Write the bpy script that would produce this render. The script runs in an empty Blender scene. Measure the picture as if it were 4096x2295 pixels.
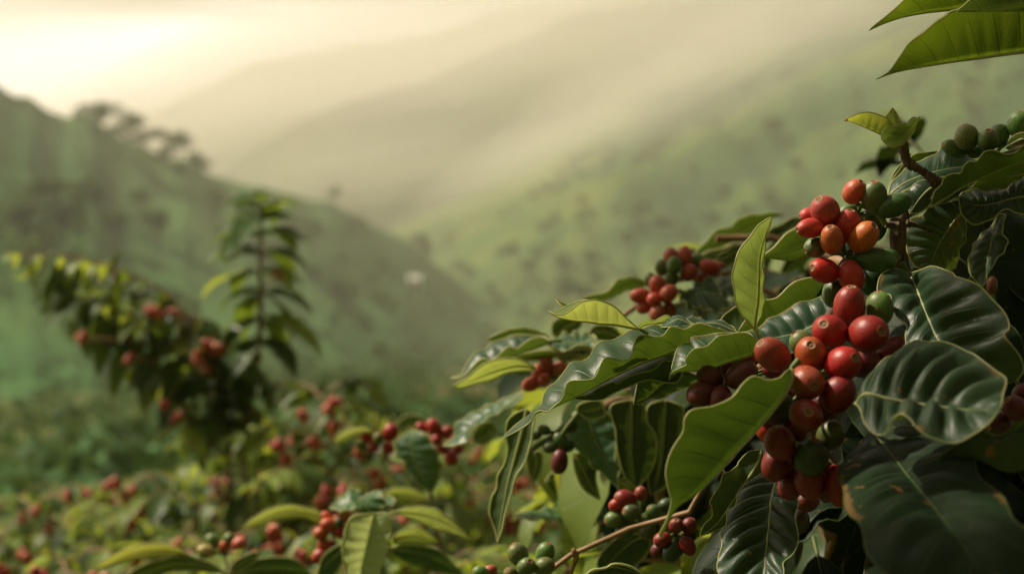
import bpy, math, random
import numpy as np
from mathutils import Vector, Matrix, Quaternion
SC = bpy.context.scene
COL = SC.collection
rnd = random.Random(7)
nr = np.random.default_rng(11)
CAMZ = 1.6
K = 36.0 / 50.0

# ------------------------------------------------------------------ camera geometry
def P(px, py, d):
    """world point seen at pixel (px, py) of the 4096 x 2295 photograph, d metres in front of the camera"""
    return np.array([d * (px - 2048) / 4096 * K, d, CAMZ - d * (py - 1147.5) / 4096 * K])

FR = {'A': (3000, 600, 2.347), 'B': (2600, 1100, 2.342), 'C': (3100, 1680, 2.346), 'D': (1800, 950, 2.1467),
      'E': (1800, 1625, 2.1467), 'F': (0, 1600, 2.0608), 'G': (0, 700, 1.4429), 'H': (3300, 0, 2.2198),
      'I': (1250, 1600, 2.0758), 'J': (3400, 1000, 1.8032), 'K': (900, 1300, 2.22), 'L': (2400, 1650, 2.2375),
      'O': (0, 0, 0.62866), 'S': (0, 0, 1.2578), 'T': (1700, 0, 1.2578), 'U': (1000, 700, 1.603), 'V': (2600, 800, 3.607),
      'X': (0, 0, 1.0)}
def W(f, x, y, d):
    x0, y0, s = FR[f]
    return P(x0 + x / s, y0 + y / s, d)

# ------------------------------------------------------------------ node helpers
def new_mat(name):
    m = bpy.data.materials.new(name); m.use_nodes = True
    nt = m.node_tree; nt.nodes.clear()
    return m, nt
class N:
    """tiny wrapper round a node tree"""
    def __init__(s, nt): s.nt = nt
    def n(s, typ, **kw):
        nd = s.nt.nodes.new(typ)
        for k, v in kw.items():
            if k == 'inp':
                for kk, vv in v.items():
                    if hasattr(vv, 'is_output'): s.nt.links.new(vv, nd.inputs[kk])
                    else: nd.inputs[kk].default_value = vv
            else: setattr(nd, k, v)
        return nd
    def math(s, op, a, b=0.0, c=0.0, clamp=False):
        nd = s.n('ShaderNodeMath', operation=op, use_clamp=clamp, inp={0: a, 1: b})
        if op in ('MULTIPLY_ADD', 'COMPARE', 'SMOOTH_MIN', 'SMOOTH_MAX'):
            if hasattr(c, 'is_output'): s.nt.links.new(c, nd.inputs[2])
            else: nd.inputs[2].default_value = c
        return nd.outputs[0]
    def mix(s, fac, a, b, blend='MIX'):
        nd = s.n('ShaderNodeMix', data_type='RGBA', blend_type=blend)
        for i, v in ((0, fac), (6, a), (7, b)):
            if hasattr(v, 'is_output'): s.nt.links.new(v, nd.inputs[i])
            else: nd.inputs[i].default_value = (tuple(v) + (1,))[:4] if i else v
        return nd.outputs[2]
    def noise(s, vec, scale, detail=2.0, rough=0.5, dist=0.0):
        nd = s.n('ShaderNodeTexNoise', inp={'Scale': scale, 'Detail': detail, 'Roughness': rough, 'Distortion': dist})
        if vec is not None: s.nt.links.new(vec, nd.inputs['Vector'])
        return nd.outputs[0]
    def ramp(s, v, a, b, lo=0.0, hi=1.0):
        nd = s.n('ShaderNodeMapRange', interpolation_type='SMOOTHSTEP', inp={'Value': v, 'From Min': a, 'From Max': b, 'To Min': lo, 'To Max': hi})
        return nd.outputs[0]
    def mapping(s, vec, scale=(1, 1, 1), rot=(0, 0, 0), loc=(0, 0, 0)):
        nd = s.n('ShaderNodeMapping', inp={'Scale': scale, 'Rotation': rot, 'Location': loc})
        s.nt.links.new(vec, nd.inputs[0]); return nd.outputs[0]

# ------------------------------------------------------------------ object helpers
def tag(o, label=None, cat=None, group=None, kind=None):
    for k, v in (('label', label), ('category', cat), ('group', group), ('kind', kind)):
        if v: o[k] = v
    return o
def empty(name, loc, label, cat, group=None):
    o = bpy.data.objects.new(name, None); COL.objects.link(o); o.location = tuple(loc)
    o.empty_display_size = 0.05
    tag(o, label, cat, group)
    return o
def root_loc(p):
    return np.array(p.location) if p is not None else np.zeros(3)

class MB:
    """mesh builder: quads/tris with uv, per-face material and a per-corner tint"""
    def __init__(s): s.v = []; s.f = []; s.uv = []; s.m = []; s.t = []; s.nv = 0
    def add(s, verts, faces, uvs=None, mat=0, tint=0.5):
        verts = np.asarray(verts, float).reshape(-1, 3); faces = np.asarray(faces, int)
        s.v.append(verts); s.f.append(faces + s.nv)
        s.uv.append(np.zeros((len(verts), 2)) if uvs is None else np.asarray(uvs, float))
        s.m.append(np.full(len(faces), mat) if np.isscalar(mat) else np.asarray(mat))
        s.t.append(np.full(len(verts), tint) if np.isscalar(tint) else np.asarray(tint, float))
        s.nv += len(verts)
    def build(s, name, mats, parent=None, smooth=True, origin=None):
        V = np.concatenate(s.v); UV = np.concatenate(s.uv); T = np.concatenate(s.t)
        me = bpy.data.meshes.new(name)
        base = root_loc(parent)
        off = np.array(origin, float) if origin is not None else base
        V = V - off
        n_f = sum(len(f) for f in s.f)
        me.vertices.add(len(V)); me.vertices.foreach_set('co', V.astype(np.float32).ravel())
        loops = np.concatenate([f.ravel() for f in s.f]); tot = np.concatenate([np.full(len(f), f.shape[1]) for f in s.f])
        start = np.concatenate([[0], np.cumsum(tot)[:-1]])
        me.loops.add(len(loops)); me.loops.foreach_set('vertex_index', loops.astype(np.int32))
        me.polygons.add(n_f); me.polygons.foreach_set('loop_start', start.astype(np.int32))
        try: me.polygons.foreach_set('loop_total', tot.astype(np.int32))
        except Exception: pass
        me.update(calc_edges=True)
        me.polygons.foreach_set('use_smooth', np.full(n_f, smooth))
        me.polygons.foreach_set('material_index', np.concatenate(s.m).astype(np.int32))
        uvl = me.uv_layers.new(name='UVMap'); uvl.data.foreach_set('uv', UV[loops].astype(np.float32).ravel())
        at = me.attributes.new('tint', 'FLOAT', 'POINT'); at.data.foreach_set('value', T.astype(np.float32))
        for m in (mats if isinstance(mats, (list, tuple)) else [mats]): me.materials.append(m)
        me.validate()
        o = bpy.data.objects.new(name, me); COL.objects.link(o)
        o.location = tuple(off - base) if parent is not None else tuple(off)
        if parent is not None: o.parent = parent
        return o

def grid_faces(nu, nv, close_v=False):
    i = np.arange(nu - 1)[:, None]; j = np.arange(nv - (0 if close_v else 1))[None, :]
    a = i * nv + j; b = i * nv + (j + 1) % nv; c = (i + 1) * nv + (j + 1) % nv; d = (i + 1) * nv + j
    return np.stack([a, b, c, d], -1).reshape(-1, 4)

def catmull(pts, n):
    pts = np.asarray(pts, float)
    if len(pts) == 2:
        t = np.linspace(0, 1, n)[:, None]; return pts[0] * (1 - t) + pts[1] * t
    p = np.vstack([2 * pts[0] - pts[1], pts, 2 * pts[-1] - pts[-2]])
    out = []
    for i in range(1, len(p) - 2):
        p0, p1, p2, p3 = p[i - 1], p[i], p[i + 1], p[i + 2]
        t = np.linspace(0, 1, 12, endpoint=False)[:, None]
        out.append(0.5 * ((2 * p1) + (-p0 + p2) * t + (2 * p0 - 5 * p1 + 4 * p2 - p3) * t ** 2 + (-p0 + 3 * p1 - 3 * p2 + p3) * t ** 3))
    out.append(p[-2][None]); q = np.vstack(out)
    L = np.concatenate([[0], np.cumsum(np.linalg.norm(np.diff(q[:, :3], axis=0), axis=1))])
    s = np.linspace(0, L[-1], n)
    return np.stack([np.interp(s, L, q[:, k]) for k in range(q.shape[1])], 1)

def norm(a): return a / (np.linalg.norm(a, axis=-1, keepdims=True) + 1e-12)

def tube(mb, pts, radii, seg=8, mat=0, n=None, tint=0.5, rough=0.0, cap=True):
    pts = np.asarray(pts, float)
    if n: 
        m = len(pts); r0 = np.interp(np.linspace(0, 1, n), np.linspace(0, 1, len(np.atleast_1d(radii))), np.atleast_1d(radii)) if np.size(radii) > 1 else np.full(n, float(radii))
        pts = catmull(pts, n); radii = r0
    else:
        radii = np.full(len(pts), float(radii)) if np.size(radii) == 1 else np.asarray(radii, float)
    T = norm(np.gradient(pts, axis=0))
    up = np.array([0.31, 0.22, 0.92]); 
    if abs(T[0] @ norm(up)) > 0.9: up = np.array([0.9, 0.3, 0.1])
    Nn = np.zeros_like(T); prev = norm(np.cross(T[0], up))
    for i in range(len(T)):
        prev = prev - T[i] * (prev @ T[i]); prev = prev / (np.linalg.norm(prev) + 1e-12); Nn[i] = prev
    Bn = np.cross(T, Nn)
    a = np.linspace(0, 2 * np.pi, seg, endpoint=False)
    rr = radii[:, None] * (1 + rough * nr.standard_normal((len(pts), seg)))
    V = pts[:, None] + rr[..., None] * (np.cos(a)[None, :, None] * Nn[:, None] + np.sin(a)[None, :, None] * Bn[:, None])
    uv = np.stack(np.meshgrid(np.linspace(0, 1, len(pts)), np.linspace(0, 1, seg), indexing='ij'), -1).reshape(-1, 2)
    mb.add(V.reshape(-1, 3), grid_faces(len(pts), seg, True), uv, mat, tint)
    if cap:
        for k, fl in ((0, 1), (len(pts) - 1, -1)):
            mb.add(np.vstack([V[k], pts[k][None]]), [[i, (i + 1) % seg, seg][::fl] for i in range(seg)], None, mat, tint)

# ------------------------------------------------------------------ leaf surface
def loft(mb, A, M, B, see=None, mats=(0, 1), m=9, nveins=9, quilt=0.035, bulge=0.12, wave=0.0, wfreq=7.0, bead=0.0004, rib=0.0006, upflip=False, tint=0.5, seed=0, eye=None):
    """A, M, B: (n,3) arrays base->tip, the two margins and the midrib. Builds the blade with the upper surface as front face."""
    n = len(M); rs = np.random.default_rng(seed + 5)
    u = np.linspace(0, 1, n)
    rows = []
    for side, Ed in ((1, A), (-1, B)):
        t = np.linspace(0, 1, m + 1)[1:]
        rows.append((side, Ed, t))
    V = np.zeros((n, 2 * m + 1, 3)); uv = np.zeros((n, 2 * m + 1, 2))
    V[:, m] = M; uv[:, :, 0] = u[:, None]; uv[:, m, 1] = 0.5
    for side, Ed, t in rows:
        for k, tt in enumerate(t):
            j = m + side * (k + 1)
            V[:, j] = M + (Ed - M) * tt; uv[:, j, 1] = 0.5 + 0.5 * side * tt
    def normals(V):
        dU = np.gradient(V, axis=0); dV = np.gradient(V, axis=1)
        return norm(np.cross(dU, dV))      # tip direction x towards A
    Nn = normals(V)
    sgn = -1.0 if upflip else 1.0
    if see is not None:
        e = np.array([0, 0, CAMZ]) if eye is None else eye
        q = slice(n // 5, 4 * n // 5)
        nA = Nn[q, m + 1:].reshape(-1, 3).mean(0); cA = V[q, m + 1:].reshape(-1, 3).mean(0)
        toward = nA @ (e - cA)
        sgn = 1.0 if (toward > 0) == (see == 'U') else -1.0
    Up = Nn * sgn
    wA = np.linalg.norm(A - M, axis=1); wB = np.linalg.norm(B - M, axis=1)
    w = np.zeros((n, 2 * m + 1)); tt = np.zeros((n, 2 * m + 1)); sd = np.zeros(2 * m + 1)
    for j in range(2 * m + 1):
        tt[:, j] = abs(j - m) / m; sd[j] = np.sign(j - m); w[:, j] = wA if j > m else wB
    ph = u[:, None] * nveins - tt * 0.95 + rs.uniform(0, 0.3) * (sd[None] > 0)
    q = np.abs(np.sin(np.pi * ph)) ** 0.7 - 0.6
    env = np.sin(np.pi * np.clip(u, 0.02, 0.98))[:, None] ** 0.5
    disp = quilt * w * q * np.sin(np.pi * np.clip(tt, 0, 1) ** 0.8) * env
    disp += bulge * w * np.sin(np.pi * tt) * env
    if wave:
        p1, p2 = rs.uniform(0, 6.28, 2)
        wv = np.sin(u[:, None] * wfreq * 6.283 + np.where(sd > 0, p1, p2)[None] + 0.8 * np.sin(u[:, None] * 9 + p2))
        disp += wave * w * wv * tt ** 2.2 * env
    V = V + Up * disp[..., None]
    F = grid_faces(n, 2 * m + 1)
    # winding: want normal = Up.  grid_faces order a(i,j) b(i,j+1) c d -> normal dV x dU = -(dU x dV)
    if sgn > 0: F = F[:, ::-1]
    mb.add(V.reshape(-1, 3), F, uv.reshape(-1, 2), mats[0], tint)
    if bead:
        for j in (0, 2 * m):
            r = bead * np.clip(np.sin(np.pi * np.clip(u, 0, 1)) * 3 + 0.35, 0.3, 1)
            tube(mb, V[:, j], r, 5, mats[1], tint=tint, cap=False)
    if rib:
        r = rib * (1.15 - 0.95 * u)
        tube(mb, V[:, m] - Up[:, m] * rib * 0.25, r, 6, mats[1], tint=tint, cap=False)
    return V, Up

def pleaf(mb, base, d, up, L, Wd, droop=0.35, fold=0.25, n=10, m=2, wave=0.12, wfreq=4.5, curl=0.0, bead=0, rib=0, tint=0.5, seed=0, mats=(0, 1), quilt=0.03, twist=0.0):
    """free parametric leaf"""
    d = norm(np.asarray(d, float)); up = np.asarray(up, float); up = norm(up - d * (up @ d)); side = np.cross(d, up)
    u = np.linspace(0, 1, n)
    ang = droop * u * 1.6
    step = L / (n - 1)
    dirs = np.cos(ang)[:, None] * d - np.sin(ang)[:, None] * up
    M = base + np.vstack([np.zeros(3), np.cumsum(dirs[:-1] * step, axis=0)])
    ups = np.sin(ang)[:, None] * d + np.cos(ang)[:, None] * up
    hw = Wd * 0.5 * (np.sin(np.pi * u ** 0.9) ** 0.75) * (1 - 0.35 * np.clip((u - 0.75) / 0.25, 0, 1)); hw[-1] = 0.0003; hw[0] = 0.0005
    tw = twist * u
    sv = np.cos(tw)[:, None] * side + np.sin(tw)[:, None] * ups; uvv = -np.sin(tw)[:, None] * side + np.cos(tw)[:, None] * ups
    A = M + sv * (hw * math.cos(fold))[:, None] + uvv * (hw * math.sin(fold))[:, None]
    B = M - sv * (hw * math.cos(fold))[:, None] + uvv * (hw * math.sin(fold))[:, None]
    # upper side is +up: cross(dU=d, toward A=side) = d x (d x up) = -up -> flip
    loft(mb, A, M, B, None, mats, m, 8, quilt, 0.10, wave, wfreq, bead, rib, upflip=True, tint=tint, seed=seed)
# ------------------------------------------------------------------ materials
def leaf_material(name, upper, lower, trans, rough=0.3, tfac=0.4, spots=0.0, spec=0.5, tipbrown=0.0, sheen=0.0):
    m, nt = new_mat(name); g = N(nt)
    uv = g.n('ShaderNodeUVMap', uv_map='UVMap').outputs[0]
    sp = g.n('ShaderNodeSeparateXYZ', inp={0: uv}); u = sp.outputs[0]; v = sp.outputs[1]
    t = g.math('MULTIPLY', g.math('ABSOLUTE', g.math('SUBTRACT', v, 0.5)), 2.0)
    pos = g.n('ShaderNodeNewGeometry'); back = pos.outputs['Backfacing']
    tc = g.n('ShaderNodeTexCoord').outputs['Object']
    ph = g.math('SUBTRACT', g.math('MULTIPLY', u, 9.0), g.math('MULTIPLY', t, 0.95))
    fr = g.math('ABSOLUTE', g.math('SUBTRACT', g.math('FRACT', g.math('ADD', ph, g.math('MULTIPLY', g.noise(tc, 60, 1), 0.10))), 0.5))   # 0.5 at vein
    vein = g.ramp(fr, 0.462, 0.497)
    vein = g.math('MULTIPLY', vein, g.ramp(t, 0.97, 0.6))
    # fine reticulation
    vor = g.n('ShaderNodeTexVoronoi', feature='DISTANCE_TO_EDGE', inp={'Scale': 330.0}); nt.links.new(tc, vor.inputs['Vector'])
    ret = g.ramp(vor.outputs[0], 0.0, 0.12)
    n1 = g.noise(tc, 28, 3, 0.6); n2 = g.noise(tc, 900, 2, 0.6)
    tint = g.n('ShaderNodeAttribute', attribute_name='tint').outputs['Fac']
    oc = g.n('ShaderNodeObjectInfo').outputs['Color']
    up_c = g.mix(g.math('MULTIPLY', n1, 0.75), tuple(c * 0.72 for c in upper), tuple(min(1, c * 1.35) for c in upper))
    up_c = g.mix(g.math('MULTIPLY', vein, 0.5), up_c, tuple(min(1, c * 1.3 + 0.05) for c in upper))
    lo_c = g.mix(n1, tuple(c * 0.8 for c in lower), tuple(min(1, c * 1.15) for c in lower))
    lo_c = g.mix(g.math('MULTIPLY', vein, 0.45), lo_c, tuple(c * 0.45 for c in lower))
    tr_c = g.mix(n1, tuple(c * 0.8 for c in trans), trans)
    tr_c = g.mix(g.math('MULTIPLY', vein, 0.6), tr_c, tuple(c * 0.4 for c in trans))
    tr_c = g.mix(g.math('MULTIPLY', g.math('SUBTRACT', 1.0, ret), 0.15), tr_c, tuple(c * 0.5 for c in trans))
    base = g.mix(back, up_c, lo_c)
    if spots:
        ns = g.noise(tc, 75, 4, 0.65); ms = g.ramp(ns, 0.66 - 0.05 * spots, 0.70 - 0.05 * spots)
        base = g.mix(ms, base, (0.20, 0.11, 0.035)); tr_c = g.mix(ms, tr_c, (0.25, 0.10, 0.02))
    dust = g.math('MULTIPLY', g.ramp(g.noise(tc, 420, 4, 0.7), 0.55, 0.75), g.math('MULTIPLY', g.ramp(n1, 0.4, 0.7), 0.16))
    base = g.mix(g.math('MULTIPLY', dust, g.math('SUBTRACT', 1.0, back)), base, (0.22, 0.21, 0.15))
    eb = g.math('MULTIPLY', g.ramp(g.math('ADD', t, g.math('MULTIPLY', g.noise(tc, 130, 3, 0.6), 0.25)), 1.02, 1.08), g.ramp(g.noise(tc, 34, 2), 0.52, 0.62))
    base = g.mix(g.math('MULTIPLY', eb, 0.75), base, (0.16, 0.09, 0.03))
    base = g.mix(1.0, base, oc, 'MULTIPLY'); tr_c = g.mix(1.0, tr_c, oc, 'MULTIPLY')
    val = g.n('ShaderNodeHueSaturation', inp={'Value': g.math('ADD', 0.55, g.math('MULTIPLY', tint, 0.9)), 'Color': base}).outputs[0]
    if tipbrown:
        mb_ = g.ramp(u, 0.90, 0.93); val = g.mix(mb_, val, (0.25, 0.07, 0.02)); tr_c = g.mix(mb_, tr_c, (0.2, 0.05, 0.01))
    h = g.math('ADD', g.math('MULTIPLY', vein, -0.9), g.math('MULTIPLY', ret, 0.10))
    h = g.math('ADD', h, g.math('MULTIPLY', n2, 0.22))
    bump = g.n('ShaderNodeBump', inp={'Strength': 0.5, 'Distance': 0.0006, 'Height': h})
    rg = g.math('ADD', g.math('MULTIPLY', back, 0.22), g.math('ADD', rough - 0.06, g.math('MULTIPLY', n1, 0.16)))
    pb = g.n('ShaderNodeBsdfPrincipled', inp={'Base Color': val, 'Roughness': rg, 'Specular IOR Level': spec, 'Normal': bump.outputs[0]})
    tl = g.n('ShaderNodeBsdfTranslucent', inp={'Color': tr_c, 'Normal': bump.outputs[0]})
    mx = g.n('ShaderNodeMixShader', inp={0: tfac, 1: pb.outputs[0], 2: tl.outputs[0]})
    out = g.n('ShaderNodeOutputMaterial'); nt.links.new(mx.outputs[0], out.inputs[0])
    return m
def simple_mat(name, c1, c2, rough=0.6, scale=20, bump=0.0, bdist=0.001, trans=None, tfac=0.3, stretch=(1, 1, 1), detail=4, spec=0.4, usetint=False):
    m, nt = new_mat(name); g = N(nt)
    tc = g.mapping(g.n('ShaderNodeTexCoord').outputs['Object'], stretch)
    n1 = g.noise(tc, scale, detail, 0.6)
    c = g.mix(g.ramp(n1, 0.3, 0.7), c1, c2)
    if usetint:
        tint = g.n('ShaderNodeAttribute', attribute_name='tint').outputs['Fac']
        c = g.n('ShaderNodeHueSaturation', inp={'Value': g.math('ADD', 0.4, g.math('MULTIPLY', tint, 1.2)), 'Color': c}).outputs[0]
    pb = g.n('ShaderNodeBsdfPrincipled', inp={'Base Color': c, 'Roughness': rough, 'Specular IOR Level': spec})
    if bump:
        b = g.n('ShaderNodeBump', inp={'Strength': bump, 'Distance': bdist, 'Height': n1}); nt.links.new(b.outputs[0], pb.inputs['Normal'])
    out = g.n('ShaderNodeOutputMaterial')
    if trans:
        tl = g.n('ShaderNodeBsdfTranslucent', inp={'Color': (*trans, 1)})
        mx = g.n('ShaderNodeMixShader', inp={0: tfac, 1: pb.outputs[0], 2: tl.outputs[0]}); nt.links.new(mx.outputs[0], out.inputs[0])
    else: nt.links.new(pb.outputs[0], out.inputs[0])
    return m

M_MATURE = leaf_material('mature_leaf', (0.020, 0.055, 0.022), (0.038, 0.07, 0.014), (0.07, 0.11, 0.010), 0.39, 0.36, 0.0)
M_MID = leaf_material('leaf_green', (0.030, 0.085, 0.020), (0.045, 0.09, 0.014), (0.072, 0.118, 0.009), 0.38, 0.42, 0.0)
M_YOUNG = leaf_material('young_leaf', (0.24, 0.32, 0.08), (0.30, 0.35, 0.10), (0.46, 0.52, 0.10), 0.36, 0.48, 0.0)
M_TIPPED = leaf_material('young_leaf_brown_tip', (0.17, 0.27, 0.045), (0.24, 0.33, 0.06), (0.62, 0.70, 0.08), 0.36, 0.52, 0.0, tipbrown=1)
M_WORN = leaf_material('worn_leaf', (0.024, 0.058, 0.024), (0.065, 0.12, 0.022), (0.10, 0.14, 0.015), 0.42, 0.30, 0.5)
M_SHADE = leaf_material('leaf_painted_shade', (0.010, 0.026, 0.009), (0.03, 0.05, 0.010), (0.05, 0.08, 0.008), 0.5, 0.2, 0.25, spec=.15)  # deep shade put into the leaf colour, darker and with less gloss
M_EDGE = simple_mat('leaf_margin', (0.60, 0.60, 0.32), (0.42, 0.46, 0.18), 0.45, 60, trans=(0.6, 0.65, 0.2), tfac=0.4)
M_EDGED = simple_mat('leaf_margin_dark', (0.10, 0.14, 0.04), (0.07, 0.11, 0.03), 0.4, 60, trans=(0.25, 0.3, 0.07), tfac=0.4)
M_BARK = simple_mat('bark', (0.045, 0.028, 0.016), (0.17, 0.12, 0.075), 0.85, 420, 1.0, 0.0012, stretch=(1, 1, 0.12), detail=6)
M_TWIG = simple_mat('twig', (0.20, 0.11, 0.05), (0.32, 0.2, 0.10), 0.6, 160, 0.6, 0.0006, stretch=(0.4, 1, 1))
M_GSTEM = simple_mat('green_stem', (0.08, 0.13, 0.025), (0.16, 0.20, 0.05), 0.5, 200, 0.4, 0.0004, trans=(0.2, 0.3, 0.04), tfac=0.15)

def cherry_material():
    m, nt = new_mat('coffee_cherry_skin'); g = N(nt)
    tc = g.n('ShaderNodeTexCoord').outputs['Object']
    info = g.n('ShaderNodeObjectInfo'); oc = info.outputs['Color']
    off = g.n('ShaderNodeVectorMath', operation='ADD', inp={0: tc, 1: g.n('ShaderNodeCombineXYZ', inp={0: g.math('MULTIPLY', info.outputs['Random'], 7.0), 1: g.math('MULTIPLY', info.outputs['Random'], 3.0)}).outputs[0]}).outputs[0]
    streak = g.noise(g.mapping(off, (9, 9, 0.9)), 1.6, 4, 0.6)
    blot = g.noise(off, 0.9, 2, 0.5)
    z = g.n('ShaderNodeSeparateXYZ', inp={0: tc}).outputs[2]
    dark = g.mix(1.0, oc, (0.62, 0.50, 0.55), 'MULTIPLY'); lite = g.mix(1.0, oc, (1.12, 1.5, 1.25), 'MULTIPLY')
    c = g.mix(g.ramp(streak, 0.3, 0.72), dark, lite)
    c = g.mix(g.math('MULTIPLY', g.ramp(blot, 0.52, 0.72), 0.35), c, g.mix(1.0, oc, (0.9, 2.0, 0.8), 'MULTIPLY'))
    spk = g.n('ShaderNodeTexVoronoi', feature='F1', inp={'Scale': 3.2}); nt.links.new(off, spk.inputs['Vector'])
    c = g.mix(g.math('MULTIPLY', g.ramp(spk.outputs[0], 0.055, 0.03), 0.5), c, (0.5, 0.35, 0.16))
    n3 = g.noise(off, 14, 3, 0.6)
    b = g.n('ShaderNodeBump', inp={'Strength': 0.25, 'Distance': 0.0006, 'Height': g.math('ADD', g.math('MULTIPLY', streak, 1.0), g.math('MULTIPLY', n3, 0.35))})
    pb = g.n('ShaderNodeBsdfPrincipled', inp={'Base Color': c, 'Roughness': g.math('ADD', 0.30, g.math('MULTIPLY', n3, 0.18)), 'Specular IOR Level': 0.45,
        'Subsurface Weight': 0.25, 'Subsurface Scale': 0.003, 'Subsurface Radius': (1.0, 0.35, 0.12), 'Normal': b.outputs[0]})
    out = g.n('ShaderNodeOutputMaterial'); nt.links.new(pb.outputs[0], out.inputs[0])
    return m
M_CHERRY = cherry_material()
M_CALYX = simple_mat('calyx_disc', (0.12, 0.06, 0.03), (0.28, 0.17, 0.08), 0.7, 9, 0.6, 0.0005)
M_RIM = simple_mat('calyx_ring', (0.38, 0.13, 0.06), (0.28, 0.09, 0.045), 0.5, 5)
def tint_cherry(name, cols):
    """cherries of blurred bushes, tint attribute picks ripeness"""
    m, nt = new_mat(name); g = N(nt)
    t = g.n('ShaderNodeAttribute', attribute_name='tint').outputs['Fac']
    r = g.n('ShaderNodeValToRGB'); nt.links.new(t, r.inputs[0])
    r.color_ramp.elements[0].color = (*cols[0], 1); r.color_ramp.elements[1].color = (*cols[-1], 1)
    for i, c in enumerate(cols[1:-1]): e = r.color_ramp.elements.new((i + 1) / (len(cols) - 1)); e.color = (*c, 1)
    pb = g.n('ShaderNodeBsdfPrincipled', inp={'Base Color': r.outputs[0], 'Roughness': 0.33})
    out = g.n('ShaderNodeOutputMaterial'); nt.links.new(pb.outputs[0], out.inputs[0])
    return m
M_FARCHERRY = tint_cherry('far_cherry_skin', [(0.10, 0.17, 0.03), (0.40, 0.13, 0.04), (0.46, 0.065, 0.028), (0.34, 0.03, 0.018)])
# ------------------------------------------------------------------ valley, hills, sky, haze
def fbm2(x, y, seed=0, octv=5, lac=2.0, gain=0.5):
    """cheap value noise on arrays"""
    rs = np.random.default_rng(seed); out = np.zeros_like(x, float); amp = 1.0; tot = 0
    tab = rs.random((256, 256))
    for o in range(octv):
        xi = np.floor(x).astype(int); yi = np.floor(y).astype(int); fx = x - xi; fy = y - yi
        fx = fx * fx * (3 - 2 * fx); fy = fy * fy * (3 - 2 * fy)
        a = tab[xi % 256, yi % 256]; b = tab[(xi + 1) % 256, yi % 256]; c = tab[xi % 256, (yi + 1) % 256]; d = tab[(xi + 1) % 256, (yi + 1) % 256]
        out += amp * ((a * (1 - fx) + b * fx) * (1 - fy) + (c * (1 - fx) + d * fx) * fy); tot += amp
        amp *= gain; x = x * lac + 17.3; y = y * lac + 9.1
    return out / tot - 0.5

def hill_mat(name, dark, mid, light, s1, s2, brown=0.0, thr=(0.36, 0.58)):
    m, nt = new_mat(name); g = N(nt)
    tc = g.n('ShaderNodeTexCoord').outputs['Object']
    st = g.mapping(tc, (1, 1, 1.0), (0.0, 0.0, 0.5))
    a = g.noise(g.mapping(st, (1.0, 0.5, 1.0)), s1, 4, 0.55, 0.4); b = g.noise(st, s2, 4, 0.6); c = g.noise(tc, s2 * 7, 3, 0.6)
    col = g.mix(g.ramp(a, *thr), dark, light)
    col = g.mix(g.ramp(b, 0.42, 0.68), col, mid)
    col = g.mix(g.math('MULTIPLY', c, 0.5), col, tuple(x * 0.45 for x in dark))
    if brown:
        col = g.mix(g.math('MULTIPLY', g.ramp(g.noise(tc, brown, 2), 0.5, 0.62), 0.8), col, (0.16, 0.10, 0.045))
    bp = g.n('ShaderNodeBump', inp={'Strength': 0.7, 'Distance': 1.5, 'Height': c})
    pb = g.n('ShaderNodeBsdfPrincipled', inp={'Base Color': col, 'Roughness': 0.9, 'Specular IOR Level': 0.1, 'Normal': bp.outputs[0]})
    out = g.n('ShaderNodeOutputMaterial'); nt.links.new(pb.outputs[0], out.inputs[0])
    return m

def ground_z(x, y):
    r = np.sqrt(x * x + y * y)
    yy = np.clip(y, 0, None)
    z = CAMZ - 1.25 - 0.052 * np.minimum(r, 330) * (0.4 + 0.6 * yy / (r + 1e-6))
    z += 0.6 * fbm2(x / 14 + 40, y / 14 + 40, 3, 4) * np.clip((r - 3) / 25, 0, 1) + 5 * fbm2(x / 90 + 3, y / 90 + 8, 5, 3) * np.clip((r - 40) / 120, 0, 1)
    z += np.clip(-y - 1.2, 0, 60) * 1.0 * np.clip(1.5 - r / 300, 0, 1)      # unseen slope behind the viewer, raised steeply to block fill light
    return z
# ground sheet to the horizon: polar grid
rad = np.concatenate([[0.0], np.geomspace(0.4, 6000, 150)]); ang = np.linspace(0, 2 * np.pi, 241)
R_, A_ = np.meshgrid(rad, ang, indexing='ij'); X = R_ * np.sin(A_); Y = R_ * np.cos(A_)
mb = MB(); mb.add(np.stack([X, Y, ground_z(X, Y)], -1).reshape(-1, 3), grid_faces(len(rad), len(ang)))
M_GROUND = hill_mat('field_ground', (0.03, 0.055, 0.018), (0.06, 0.085, 0.024), (0.12, 0.15, 0.035), 0.05, 0.15, brown=0.03)
tag(mb.build('ground', M_GROUND), kind='structure')

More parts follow.
